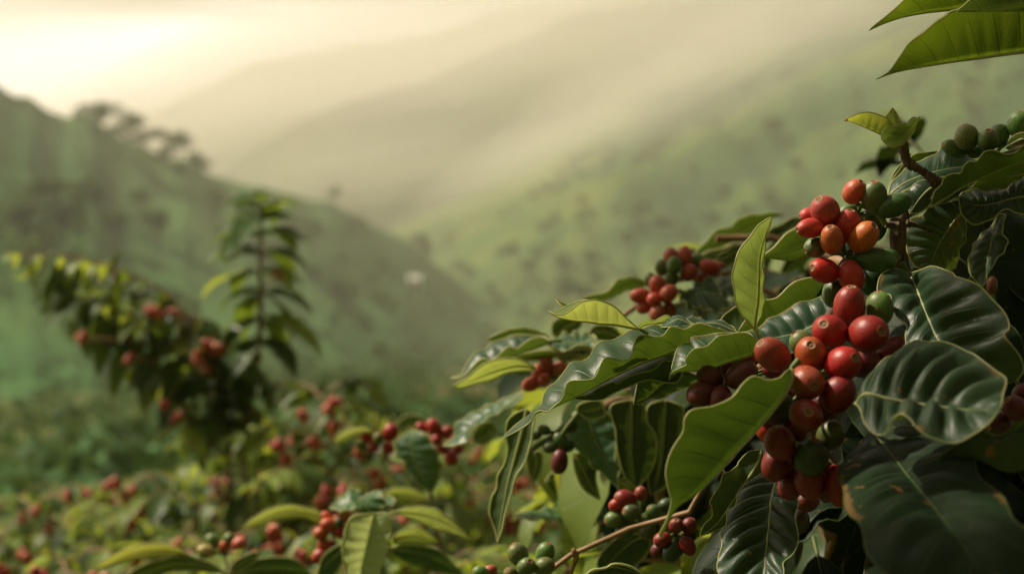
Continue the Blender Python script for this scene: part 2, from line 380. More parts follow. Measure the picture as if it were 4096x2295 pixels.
HILLF = {}
def hill(name, ridge, dist, foot, mat, namp=0.12, seed=0, fade=None, gully=0.0, conv=1.0, back=1.6):
    """ridge: (px,py) silhouette; dist: (px, metres) distance of the ridge line; foot: (px, metres) where the slope meets the valley"""
    ridge = np.array(ridge, float); dist = np.array(dist, float); foot = np.array(foot, float)
    nx = 260; px = np.linspace(ridge[0, 0], ridge[-1, 0], nx)
    py = np.interp(px, ridge[:, 0], ridge[:, 1]); D = np.interp(px, dist[:, 0], dist[:, 1]); Df = np.interp(px, foot[:, 0], foot[:, 1])
    ks = np.array([1, 2, 1]) / 4.0
    for _ in range(2): D = np.convolve(np.pad(D, 1, 'edge'), ks, 'valid')
    zr = CAMZ - D * (py - 1147.5) / 4096 * K
    s = np.concatenate([np.linspace(0, 1, 90), 1 + np.linspace(0.02, 1, 24)])
    S, PX = np.meshgrid(s, px, indexing='ij')
    Dd = np.where(S <= 1, Df + (D - Df) * S, D + (S - 1) * D * (back - 1))
    x = Dd * (PX - 2048) / 4096 * K; y = Dd
    zf = ground_z(x, y) - 4
    t = np.clip(S, 0, 1); prof = t ** conv
    z = zf + (zr - zf) * prof
    zb = zr[None] + (zf - zr[None]) * (S - 1) ** 1.3
    z = np.where(S > 1, zb, z)
    h = np.maximum(zr - zf, 5)
    env = np.sin(np.pi * np.clip(t, 0, 1)) ** 0.6 * (S <= 1)
    L = np.mean(D)
    z = z + env * h * namp * 2.2 * fbm2(x / L * 9 + 20, y / L * 9 + 20, seed, 5)
    if gully:
        ridge_n = np.abs(fbm2(PX / 420 + t * 1.6 + 5, t * 0.9 + 3, seed + 9, 3)) * 2
        z = z - env * h * gully * (0.5 - ridge_n)
    z = z + (S <= 1) * h * 0.012 * fbm2(x / L * 60, y / L * 60, seed + 2, 3) * 2
    V = np.stack([x, y, z], -1)
    mb = MB(); mb.add(V.reshape(-1, 3), grid_faces(len(s), nx)[:, ::-1])
    o = mb.build(name, mat, origin=(V[45, nx // 2, 0], V[45, nx // 2, 1], 0)); tag(o, kind='structure')
    HILLF[name if name not in HILLF else name + str(len(HILLF))] = (V[:90], px)
    return V
M_H1 = hill_mat('left_hill_green', (0.035, 0.105, 0.034), (0.06, 0.155, 0.042), (0.09, 0.19, 0.05), 0.028, 0.07)
M_H2 = hill_mat('valley_slope_green', (0.026, 0.07, 0.024), (0.055, 0.12, 0.034), (0.13, 0.18, 0.045), 0.014, 0.04, thr=(0.42, 0.58))
M_H3 = hill_mat('far_slope', (0.035, 0.075, 0.035), (0.07, 0.115, 0.045), (0.11, 0.15, 0.05), 0.008, 0.02)
V1 = hill('hills', [(-900, -60), (-400, 100), (0, 350), (70, 385), (130, 400), (200, 450), (250, 468), (300, 462), (370, 462), (420, 500), (480, 545), (560, 575), (640, 625), (740, 640), (850, 700), (960, 735), (1060, 755), (1150, 775), (1230, 800), (1320, 808), (1400, 850), (1500, 905), (1620, 960), (1720, 1040), (1850, 1130), (2000, 1220), (2200, 1330), (2500, 1460)],
          [(-900, 130), (0, 160), (1000, 210), (1600, 260), (2500, 320)], [(-900, 16), (0, 20), (1000, 40), (1600, 80), (2500, 200)], M_H1, 0.10, 1, gully=0.10, conv=1.15)
V2 = hill('hills', [(900, 1330), (1200, 1180), (1400, 1010), (1600, 900), (1900, 760), (2200, 560), (2500, 420), (2800, 310), (3100, 190), (3400, 120), (3700, 40), (4096, -40), (4700, -120), (5400, -160)],
          [(900, 400), (2000, 420), (3000, 400), (4096, 360), (5400, 300)], [(900, 260), (2000, 150), (3000, 100), (4096, 70), (5400, 60)], M_H2, 0.12, 12, gully=0.10, conv=1.1)
V3 = hill('hills', [(300, 1200), (700, 900), (950, 640), (1150, 520), (1400, 400), (1700, 330), (2000, 180), (2300, 60), (2700, 0), (3200, -40), (4096, -60), (5200, -60)],
          [(300, 560), (2000, 600), (5200, 560)], [(300, 420), (2000, 430), (5200, 400)], M_H3, 0.10, 23, gully=0.22)
V4 = hill('hills', [(-1500, 420), (-600, 380), (200, 600), (600, 460), (1000, 260), (1300, 200), (1700, 140), (2100, 20), (2700, -30), (4000, -50), (5200, -50)],
          [(-1500, 820), (2000, 860), (5200, 820)], [(-1500, 620), (2000, 650), (5200, 600)], M_H3, 0.10, 31, gully=0.15)

# --- trees on the slopes
M_CROWN = simple_mat('tree_crown', (0.04, 0.12, 0.035), (0.08, 0.18, 0.05), 0.8, 0.6, trans=(0.09, 0.14, 0.03), tfac=0.3, usetint=True)
M_TRUNKF = simple_mat('tree_trunk', (0.05, 0.035, 0.022), (0.09, 0.065, 0.04), 0.9, 2)
def clump_quads(mb, centers, size, rs, mat=0):
    n = len(centers)
    a = norm(rs.standard_normal((n, 3))); b = norm(np.cross(a, rs.standard_normal((n, 3))))
    sz = size * rs.uniform(0.6, 1.3, (n, 1))
    c = centers; V = np.stack([c - a * sz - b * sz * .6, c + a * sz - b * sz * .7, c + a * sz * .8 + b * sz * .7, c - a * sz * .7 + b * sz * .6], 1)
    mb.add(V.reshape(-1, 3), np.arange(4 * n).reshape(n, 4), None, mat, np.repeat(rs.uniform(0, 1, n), 4))
def crown_pts(n, rx, rz, rs, lobes=5, flat=False):
    pts = []
    cs = [(rs.uniform(-.55, .55) * rx, rs.uniform(-.55, .55) * rx, rs.uniform(-.35, .5) * rz, rs.uniform(.4, .7)) for _ in range(lobes)]
    for i in range(n):
        cx, cy, cz, s = cs[i % lobes]; d = norm(rs.standard_normal(3)); r = rs.uniform(.55, 1) ** .5
        pts.append((cx + d[0] * r * s * rx, cy + d[1] * r * s * rx, cz + d[2] * r * s * rz * (0.5 if flat else 1)))
    return np.array(pts)
def tree_proto(seed, H, rx, rz, nq=220, qs=0.35, umbrella=False):
    rs = np.random.default_rng(seed)
    tr = MB(); top = H - rz * 0.6
    lean = rs.uniform(-.1, .1, 2) * H
    tube(tr, [(0, 0, -0.5), (lean[0] * .3, lean[1] * .3, H * .35), (lean[0], lean[1], top)], [H * .035, H * .025, H * .012], 7, n=8)
    for k in range(6 if umbrella else 4):
        a = k * 1.05 + rs.uniform(-.3, .3) if umbrella else rs.uniform(0, 6.28); z0 = H * rs.uniform(.35, .6); 
        tube(tr, [(lean[0] * z0 / H, lean[1] * z0 / H, z0), (math.cos(a) * rx * .4, math.sin(a) * rx * .4, z0 + (top - z0) * .6), (math.cos(a) * rx * .75, math.sin(a) * rx * .75, top + rz * rs.uniform(-.1, .3))], [H * .016, H * .01, H * .005], 5, n=6)
    cr = MB()
    pts = crown_pts(nq, rx, rz, rs, 7 if umbrella else 5, umbrella) + np.array([lean[0], lean[1], H - rz * 0.75])
    clump_quads(cr, pts, qs, rs)
    return tr, cr
PROT = []
for i, (H, rx, rz, um) in enumerate([(6.5, 2.6, 2.3, 0), (8, 2.8, 3.0, 0), (5, 2.3, 1.9, 0), (4.4, 3.3, 2.0, 1), (3.8, 2.6, 2.0, 1)]):
    tr, cr = tree_proto(50 + i, H, rx, rz, 240 if not um else 170, 0.42 if not um else 0.40, um)
    root0 = empty('tree', (0, 0, -500), 'proto', 'tree')
    PROT.append((tr.build('trunk', M_TRUNKF, None, origin=(0, 0, 0)), cr.build('crown', M_CROWN, None, smooth=False, origin=(0, 0, 0))))
    bpy.data.objects.remove(root0)
def place_tree(k, loc, sc, rz, label, group):
    r = empty('tree', loc, label, 'tree', group); r.rotation_euler = (0, 0, rz); r.scale = (sc,) * 3
    for o in PROT[k]:
        c = o.copy(); COL.objects.link(c); c.parent = r
    return r
def on_hill(V, px, py):
    """point of a hill surface seen nearest pixel"""
    x = V[:90, :, 0] / V[:90, :, 1] / K * 4096 + 2048; y = 1147.5 - (V[:90, :, 2] - CAMZ) / V[:90, :, 1] / K * 4096
    i = np.argmin((x - px) ** 2 + (y - py) ** 2); return V[:90].reshape(-1, 3)[i]
ridge_trees = [(3, 400, 520, 1.15, 'spreading tree with open branches, leftmost on the left ridge'),
               (4, 505, 560, 1.25, 'wide-crowned tree leaning over the ridge, second from the left of its row'),
               (3, 590, 600, 1.0, 'wide-crowned tree in the middle of the ridge row'),
               (4, 660, 640, 0.75, 'low tree in the dip of the left ridge'),
               (0, 715, 655, 0.85, 'round bushy tree standing up from the ridge above the upright coffee shoot'),
               (4, 800, 690, 1.0, 'small wide tree, last and lowest of the ridge row')]
for k, px, py, s, lab in ridge_trees:
    p = on_hill(V1, px, py); place_tree(k, p - np.array([0, 0, .3]), s * 0.8, px * .37, lab, 'trees along the left ridge')
p = on_hill(V1, 1325, 815); place_tree(1, p - np.array([0, 0, .3]), 0.4, 1.0, 'lone pointed tree on the lower end of the left ridge', None)
vt = [(1690, 950), (1760, 925), (1800, 940), (1430, 935), (1250, 1000), (1380, 960), (1160, 1060), (1080, 1120), (1010, 1010), (1520, 1130), (1480, 1180), (1330, 1200), (1400, 1250), (1260, 1170), (720, 745), (560, 860), (330, 900), (480, 980), (180, 860), (250, 1010), (60, 930), (640, 980), (870, 900), (900, 990)]
for i, (px, py) in enumerate(vt):
    p = on_hill(V1, px, py); place_tree(i % 3, p - np.array([0, 0, .3]), 0.42 + 0.25 * ((i * 7) % 5) / 5, i * 1.3, 'small dark green tree standing alone on the left hillside', 'trees on the left hillside')
vt2 = [(2180, 1290), (2260, 1240), (2330, 1210), (2420, 1250), (2370, 1090), (2250, 1080), (2120, 1120), (2500, 1010), (2780, 700), (2560, 900), (2650, 960), (2330, 830), (2900, 800), (3090, 560), (3200, 700), (3420, 500), (3560, 640), (3620, 420)]
for i, (px, py) in enumerate(vt2):
    p = on_hill(V2, px, py); place_tree(i % 3, p - np.array([0, 0, .4]), 0.45 + 0.35 * ((i * 3) % 4) / 4, i * 1.1, 'dark green tree standing alone on the right mountainside', 'trees on the right mountainside')
def gpoint(px, py):
    lo = None
    for d in np.geomspace(6, 600, 400):
        q = P(px, py, d)
        if q[2] <= ground_z(np.array([q[0]]), np.array([q[1]]))[0]: return q
    return P(px, py, 600)
vt3 = [(1490, 1380), (1570, 1360), (1640, 1340), (1720, 1370), (1370, 1390), (1760, 1330), (1830, 1400), (1940, 1420), (2050, 1350), (1290, 1350)]
for i, (px, py) in enumerate(vt3):
    q = gpoint(px, py + 30); place_tree(i % 3, q - np.array([0, 0, .3]), min(1.4, 0.45 * q[1] / 90 + .35), i * 1.7, 'round dark tree on the valley floor below the two slopes', 'trees on the valley floor')
for a, b in PROT: bpy.data.objects.remove(a); bpy.data.objects.remove(b)
# far woods: one mass on each slope
def woods(V, n, rowlo, rowhi, size, thr, seed, name='woods', H=4):
    rs = np.random.default_rng(seed); mb = MB(); c = 0
    nx = V.shape[1]
    while c < n:
        i = int(rs.uniform(rowlo, rowhi) * 89); j = int(rs.uniform(0.02, 0.98) * nx); p = V[i, j]
        if fbm2(np.array([p[0] / 40 + 9]), np.array([p[1] / 40 + 9]), seed, 3)[0] < thr: c += 0.2; continue
        s = size * rs.uniform(.6, 1.3)
        clump_quads(mb, p + np.array([0, 0, s * .6]) + norm(rs.standard_normal((26, 3))) * rs.uniform(.5, 1, (26, 1)) * s * np.array([1, 1, .8]), s * .33, rs)
        c += 1
    o = mb.build(name, M_CROWN, smooth=False, origin=(V[45, nx // 2, 0], V[45, nx // 2, 1], 0)); tag(o, kind='stuff'); o['label'] = 'wood of dark green trees covering the slope'
woods(V1, 200, 0.03, 0.93, 1.1, 0.0, 4)
woods(V2, 900, 0.03, 0.95, 1.2, 0.05, 6)
# shrubs that cover the slope between the near bushes and the hills
rs = np.random.default_rng(3); mb = MB()
for i in range(1500):
    d = 6.5 * (110 / 6.5) ** rs.uniform(0, 1) ; x = d * .72 * rs.uniform(-.62, .62)
    if fbm2(np.array([x / 9 + 60.]), np.array([d / 16 + 60.]), 4, 3)[0] < -.06: continue
    z = float(ground_z(np.array([x]), np.array([d]))[0]); s_ = rs.uniform(.25, .55) * (1 + d / 60)
    clump_quads(mb, np.array([x, d, z + s_ * .4]) + norm(rs.standard_normal((64, 3))) * rs.uniform(.4, 1, (64, 1)) * s_ * np.array([1, 1, .8]), s_ * .13, rs)
o = mb.build('undergrowth', M_CROWN, smooth=False); tag(o, kind='stuff'); o['label'] = 'low shrubs covering the slope down to the valley'
# hut glint in the valley
q = on_hill(V1, 1655, 1150); 
r = empty('hut', q, 'tiny white hut shining among the trees of the valley', 'hut')
M_WHITE = simple_mat('white_wall', (0.75, 0.74, 0.70), (0.8, 0.79, 0.75), 0.6, 3); M_ROOF = simple_mat('metal_roof', (0.6, 0.6, 0.58), (0.7, 0.7, 0.66), 0.25, 3)
mb = MB()
def boxv(mb, x0, x1, y0, y1, z0, z1, o, mat=0):
    v = np.array([[x, y, z] for x in (x0, x1) for y in (y0, y1) for z in (z0, z1)]) + o
    mb.add(v, [[0, 1, 3, 2], [4, 6, 7, 5], [0, 4, 5, 1], [2, 3, 7, 6], [0, 2, 6, 4], [1, 5, 7, 3]], None, mat)
boxv(mb, -.9, .9, -.7, .7, -1, 1.5, q); mb.build('wall', M_WHITE, r, False)
mb = MB(); V = np.array([[-1.1, -.9, 1.51], [1.1, -.9, 1.51], [1.1, .9, 1.51], [-1.1, .9, 1.51], [-1.1, 0, 2.1], [1.1, 0, 2.1]]) + q
mb.add(V, [[0, 1, 5, 4], [2, 3, 4, 5], [3, 2, 1, 0]]); mb.add(V, [[0, 4, 3], [1, 2, 5]]); mb.build('roof', M_ROOF, r, False)
mb = MB(); boxv(mb, -.3, .3, -.74, -.702, -1, 1.2, q); mb.build('door', M_TRUNKF, r, False)
mb = MB(); boxv(mb, .45, .8, -.74, -.702, .5, 1.0, q); mb.build('window', M_TRUNKF, r, False)

# --- haze: closed box of even density round everything
def volume_mat(name, col, dens, aniso):
    m, nt = new_mat(name); g = N(nt)
    pv = g.n('ShaderNodeVolumePrincipled', inp={'Color': (*col, 1), 'Density': dens, 'Anisotropy': aniso})
    out = g.n('ShaderNodeOutputMaterial'); nt.links.new(pv.outputs[0], out.inputs['Volume']); return m, g, pv
HZ, _, _ = volume_mat('haze_air', (1.0, 0.95, 0.85), 0.00115, 0.5)
zmin = -60; zmax = max(v[..., 2].max() for v in (V1, V2, V3, V4)) + 8
print('ZMAX', zmax)
mb = MB(); boxv(mb, -6300, 6300, -6300, 6300, zmin - 1, zmax, np.zeros(3))
hz = mb.build('haze', HZ, smooth=False); tag(hz, kind='stuff'); hz['label'] = 'warm mist filling the valley'

# drifting mist banks in front of the upper slopes, each a soft core inside a wider thin veil
MISTS = []
for (px, py, d, L_, H_, D_, sl_) in [(2560, 370, 300, 42, 6, 30, .55), (2900, 215, 300, 45, 9, 30, .5), (3280, 70, 290, 50, 11, 30, .35), (2180, 560, 310, 30, 4, 22, .6), (2050, 160, 450, 90, 16, 45, .35), (1350, 300, 560, 110, 16, 50, .2), (1700, 640, 380, 55, 7, 35, .15), (2500, 60, 430, 70, 16, 40, .2), (900, 330, 700, 100, 20, 50, .5), (1500, 170, 720, 130, 22, 50, .25), (2000, 60, 640, 120, 22, 50, .2)]:
    for q in (.75, 1.5): MISTS.append((px, py, d, L_ * q ** .7, H_ * q, D_ * q ** .5, sl_))
MI, _, _ = volume_mat('mist_bank', (1.0, 0.97, 0.90), 0.0026, 0.2)
def ico_uv(n=24, k=14):
    th = np.linspace(0.001, np.pi - .001, k); a = np.linspace(0, 2 * np.pi, n, endpoint=False)
    return np.stack([np.sin(th)[:, None] * np.cos(a), np.sin(th)[:, None] * np.sin(a), np.repeat(np.cos(th)[:, None], n, 1)], -1).reshape(-1, 3), grid_faces(k, n, True)
for (px, py, d, L_, H_, D_, sl_) in MISTS:
    c = P(px, py, d); S_, F_ = ico_uv(); a = math.atan(sl_)
    v = S_ * np.array([L_, D_, H_]); v = np.stack([v[:, 0] * math.cos(a) - v[:, 2] * math.sin(a), v[:, 1], v[:, 0] * math.sin(a) + v[:, 2] * math.cos(a)], 1)
    mb = MB(); mb.add(v + c, F_[:, ::-1]); o = mb.build('mist', MI, origin=c); tag(o, kind='stuff'); o['label'] = 'pale mist drifting along the upper slope'
# --- sky
SUN_AZ, SUN_EL = math.radians(-76), math.radians(50)
w = bpy.data.worlds.new('World'); SC.world = w; w.use_nodes = True; nt = w.node_tree; nt.nodes.clear(); g = N(nt)
sky = g.n('ShaderNodeTexSky', sky_type='NISHITA', sun_disc=False, sun_elevation=SUN_EL, sun_rotation=SUN_AZ, altitude=300, air_density=1.5, dust_density=4.0, ozone_density=1.0)
tc = g.n('ShaderNodeTexCoord').outputs['Generated']
sp = g.n('ShaderNodeSeparateXYZ', inp={0: tc}); zz = g.math('MAXIMUM', sp.outputs[2], 0.03)
pl = g.n('ShaderNodeCombineXYZ', inp={0: g.math('DIVIDE', sp.outputs[0], zz), 1: g.math('DIVIDE', sp.outputs[1], zz)}).outputs[0]
c1 = g.noise(g.mapping(pl, (0.35, 0.30, 1), (0, 0, 0.35), (3.2, 1.7, 0)), 1.0, 4, 0.55, 0.3)
c2 = g.noise(g.mapping(tc, (2.2, 2.2, 13)), 1.2, 3, 0.5)
cl = g.mix(g.ramp(g.math('ADD', g.math('MULTIPLY', c1, 0.6), g.math('MULTIPLY', c2, 0.4)), 0.40, 0.60), (0.50, 0.44, 0.32), (1.05, 0.96, 0.82))
# the cloud sheet is brightest low in the west, where the sun stands behind it, and dull overhead and behind the viewer
sd = Vector((math.sin(math.radians(-20)) * math.cos(math.radians(9)), math.cos(math.radians(-20)) * math.cos(math.radians(9)), math.sin(math.radians(9))))
dt = g.n('ShaderNodeVectorMath', operation='DOT_PRODUCT', inp={0: tc, 1: tuple(sd)}).outputs['Value']
hz_f = g.math('ADD', g.ramp(dt, 0.1, 0.95, 0.03, 0.45), g.ramp(dt, 0.92, 1.0, 0.0, 0.45))
cl = g.n('ShaderNodeVectorMath', operation='SCALE', inp={0: cl, 'Scale': hz_f}).outputs[0]
az = g.math('DIVIDE', sp.outputs[0], g.math('MAXIMUM', sp.outputs[1], 0.05))
band = g.math('SUBTRACT', sp.outputs[2], g.math('ADD', g.math('ADD', 0.140, g.math('MULTIPLY', g.math('SUBTRACT', c2, 0.5), 0.06)), g.math('MULTIPLY', g.math('ADD', az, 0.36), 0.11)))
bandm = g.math('MULTIPLY', g.ramp(g.math('ABSOLUTE', band), 0.045, 0.008), g.ramp(dt, 0.86, 0.97))
cl = g.mix(g.math('MULTIPLY', bandm, 0.9), cl, (2.0, 1.92, 1.78))
bg1 = g.n('ShaderNodeBackground', inp={'Color': sky.outputs[0], 'Strength': 0.05})
bg2 = g.n('ShaderNodeBackground', inp={'Color': cl, 'Strength': 0.85})
mx = g.n('ShaderNodeMixShader', inp={0: 0.93, 1: bg1.outputs[0], 2: bg2.outputs[0]})
out = g.n('ShaderNodeOutputWorld'); nt.links.new(mx.outputs[0], out.inputs[0])
sl = bpy.data.lights.new('sun', 'SUN'); sl.energy = 5.0; sl.angle = math.radians(1.5); sl.color = (1.0, 0.87, 0.68)
so = bpy.data.objects.new('sun', sl); COL.objects.link(so); so.location = (-30, 20, 40)
dv = Vector((math.sin(SUN_AZ) * math.cos(SUN_EL), math.cos(SUN_AZ) * math.cos(SUN_EL), math.sin(SUN_EL)))
so.rotation_euler = dv.to_track_quat('Z', 'Y').to_euler()

cam = bpy.data.cameras.new('camera'); co = bpy.data.objects.new('camera', cam); COL.objects.link(co)
co.location = (0, 0, CAMZ); co.rotation_euler = (math.radians(90), 0, 0)
cam.lens = 50; cam.sensor_width = 36; cam.clip_start = 0.02; cam.clip_end = 9000
cam.dof.use_dof = True; cam.dof.focus_distance = 0.72; cam.dof.aperture_fstop = 7.0; cam.dof.aperture_blades = 0
SC.camera = co
SC.view_settings.view_transform = 'Standard'; SC.view_settings.look = 'None'; SC.view_settings.exposure = 0.62; SC.view_settings.gamma = 1
cy = SC.cycles
cy.use_denoising = True; cy.max_bounces = 8; cy.diffuse_bounces = 3; cy.glossy_bounces = 3; cy.transmission_bounces = 3; cy.volume_bounces = 3; cy.transparent_max_bounces = 48
cy.caustics_reflective = False; cy.caustics_refractive = False; cy.sample_clamp_indirect = 6; cy.volume_max_steps = 128
# ------------------------------------------------------------------ plant parts
LEAFN = [0]
def pts3(f, pts, d, dz):
    pts = [tuple(p) for p in pts]; n = len(pts)
    if np.isscalar(dz): dz = np.full(n, float(dz))
    elif len(dz) != n: dz = np.interp(np.linspace(0, 1, n), np.linspace(0, 1, len(dz)), dz)
    return np.array([W(f, p[0], p[1], d + (z + (p[2] if len(p) > 2 else 0)) / 1000.0) for p, z in zip(pts, dz)])
def leaf(parent, f, M, A, B=None, d=0.72, zM=(0,), zA=0, zB=0, mat=None, edge=None, see='U', bh=(0.85, 35), pet=None, n=56, m=8, nveins=9, quilt=0.04, bulge=0.10, wave=0.0, wfreq=6, bead=0.0003, rib=0.0007, tint=0.5, col=None, label=None, fr=None):
    """one leaf of the bush; margins A and B and midrib M traced in 3-D"""
    LEAFN[0] += 1; seed = LEAFN[0]
    zM = np.interp(np.linspace(0, 1, len(M)), np.linspace(0, 1, len(zM)), zM)
    m3 = pts3(f, M, d, zM)
    def margin(E, zE, ff):
        e = pts3(ff, E, d, 0)
        k = len(e); s = np.linspace(0, 1, k + 2)[1:-1]
        zz = np.interp(s, np.linspace(0, 1, len(zM)), zM) + (np.interp(s, np.linspace(0, 1, len(zE)), zE) if not np.isscalar(zE) else zE * np.sin(np.pi * np.clip(s, .03, .97)) ** .6)
        out = []
        for p, dz in zip(e, zz):
            c = np.array([0, 0, CAMZ]); v = p - c; out.append(c + v * (v[1] + dz / 1000) / v[1])
        return np.vstack([m3[:1], out, m3[-1:]])
    Mc = catmull(m3, n); Ac = catmull(margin(A, zA, f), n)
    if B is None:
        c = np.array([0, 0, CAMZ]); q = Mc + (Ac - Mc) * bh[0]; s = np.sin(np.pi * np.linspace(0, 1, n)) ** .6
        v = q - c; Bc = c + v * ((v[:, 1] + bh[1] / 1000 * s) / v[:, 1])[:, None]
    else: Bc = catmull(margin(B, zB, f), n)
    mb = MB()
    loft(mb, Ac, Mc, Bc, see, (0, 1), m, nveins, quilt, bulge, wave, wfreq, bead, rib, tint=tint, seed=seed)
    if pet: tube(mb, np.vstack([pts3(f, pet, d, zM[0]), m3[:1]]), [rib * 1.9, rib * 1.15], 7, 2, n=10)
    o = mb.build('leaf', [mat or M_MATURE, edge or M_EDGE, M_GSTEM], parent, origin=m3[0])
    if col: o.color = (*col, 1)
    if label: o['label'] = label
    return o

def cherry_mesh():
    seg, ring = 28, 26
    th = np.concatenate([np.linspace(0.02, np.pi - 0.36, ring), [np.pi - 0.31, np.pi - 0.27, np.pi - 0.22, np.pi - 0.17, np.pi - 0.10, np.pi - 0.04]])
    r = np.sin(th) ** 0.93; z = -np.cos(th)
    r[-6:] = [0.315, 0.285, 0.235, 0.18, 0.10, 0.035]; z[-6:] = [0.955, 0.985, 0.972, 0.935, 0.925, 0.955]
    a = np.linspace(0, 2 * np.pi, seg, endpoint=False)
    groove = 1 - 0.012 * np.cos(2 * a)[None] * np.sin(th)[:, None]
    V = np.stack([r[:, None] * np.cos(a) * groove, r[:, None] * np.sin(a) * groove, np.repeat(z[:, None], seg, 1)], -1)
    mb = MB(); F = grid_faces(len(th), seg, True); fm = np.zeros(len(F), int)
    rows = np.arange(len(F)) // seg; fm[rows >= len(th) - 4] = 1; fm[(rows == len(th) - 5) | (rows == len(th) - 6)] = 2
    mb.add(V.reshape(-1, 3), F, None, fm)
    c = len(V.reshape(-1, 3))
    mb.add(np.vstack([V[-1], [[0, 0, 0.965]]]), [[i, (i + 1) % seg, seg] for i in range(seg)], None, 1)
    o = mb.build('cherry', [M_CHERRY, M_CALYX, M_RIM], None, origin=(0, 0, 0)); me = o.data; bpy.data.objects.remove(o); return me
ME_CH = cherry_mesh()
RED = (0.42, 0.030, 0.016); ORG = (0.52, 0.10, 0.020); DRK = (0.16, 0.016, 0.012); DUSK = (0.36, 0.045, 0.035); GRN = (0.085, 0.14, 0.035); GRL = (0.14, 0.21, 0.05); DGR = (0.04, 0.07, 0.022); BRO = (0.10, 0.014, 0.009); OLV = (0.12, 0.09, 0.025)
CN = [0]
def cherry(cl, f, cx, cy, rb, ang, tilt, ratio, col, d, node, label=None):
    """rb: short half width in picture units, ang: screen direction of the calyx (deg, 0 right, 90 up), tilt: towards the viewer"""
    c = W(f, cx, cy, d); R = rb / FR[f][2] / 4096 * K * d * 1.07; ratio += .10
    a, t = math.radians(ang), math.radians(tilt)
    ax = Vector((math.cos(a) * math.cos(t), -math.sin(t), math.sin(a) * math.cos(t)))
    CN[0] += 1; h = (CN[0] * 0.618) % 1
    o = bpy.data.objects.new('cherry', ME_CH); COL.objects.link(o); o.parent = cl
    o.location = Vector(c - root_loc(cl.parent)) - cl.location
    q = ax.to_track_quat('Z', 'Y') @ Quaternion((0, 0, 1), h * 6.28); o.rotation_mode = 'QUATERNION'; o.rotation_quaternion = q
    o.scale = (R * (1 + .10 * (h - .5)), R * (1 - .07 * (h - .5)), R * ratio)
    k = 0.80 + 0.26 * ((CN[0] * 0.37) % 1); o.color = (col[0] * k, col[1] * (1.75 - k), col[2], 1)
    if label: o['label'] = label
    # pedicel
    p0 = c - np.array(ax) * R * ratio * 0.95; return p0, R
def cluster(parent, f, items, node, d, stem=None, label=None):
    """items: (cx,cy,rb,ang,tilt,ratio,col[,dmm]); node: (x,y[,mm]) where the pedicels meet"""
    nd = W(f, node[0], node[1], d + (node[2] if len(node) > 2 else 0) / 1000)
    cl = bpy.data.objects.new('cherry_cluster', None); mbp = MB()
    # the cluster object itself is the mesh of pedicels
    tmp = []
    class H: pass
    h = bpy.data.objects.new('tmp', None); h.parent = parent; h.location = Vector(nd - root_loc(parent)); COL.objects.link(h)
    ends = []
    for it in items:
        cx, cy, rb, ang, tilt, ratio, col = it[:7]; dm = it[7] if len(it) > 7 else 0
        p0, R = cherry(h, f, cx, cy, rb, ang, tilt, ratio, col, d + dm / 1000, nd)
        mid = (p0 + nd) / 2 + np.array([0, 0.001, 0.0008])
        tube(mbp, [nd, mid, p0], [0.0012, 0.0008, 0.0010], 6, 0, n=6, cap=False)
    if stem: tube(mbp, pts3(f, stem, d, 0), [0.0016, 0.0012], 6, 0, n=8)
    else: tube(mbp, [nd - np.array([0, 0, .0015]), nd + np.array([0, 0, .0015])], [0.002, 0.002], 6, 0)
    o = mbp.build('cherry_cluster', M_GSTEM, parent, origin=nd)
    for c in list(h.children): c.parent = o
    bpy.data.objects.remove(h)
    if label: o['label'] = label
    return o
def branch(parent, f, pts, r, d=0.72, mat=None, dz=0, n=24, rough=0.05, name='branch', seg=10, label=None):
    mb = MB(); tube(mb, pts3(f, pts, d, dz), r, seg, 0, n=n, rough=rough)
    # leaf nodes: small swellings
    o = mb.build(name, mat or M_BARK, parent)
    if label: o['label'] = label
    return o

def join(st, p, root, up=.5):
    """shoot from the foot of the plant to the start of a side branch"""
    r = root_loc(root); tube(st, [r - [0, 0, .03], r + (p - r) * [.35, .35, .8] + [0, 0, .02], p], [.008, .005, .003], 6, 0, n=12)
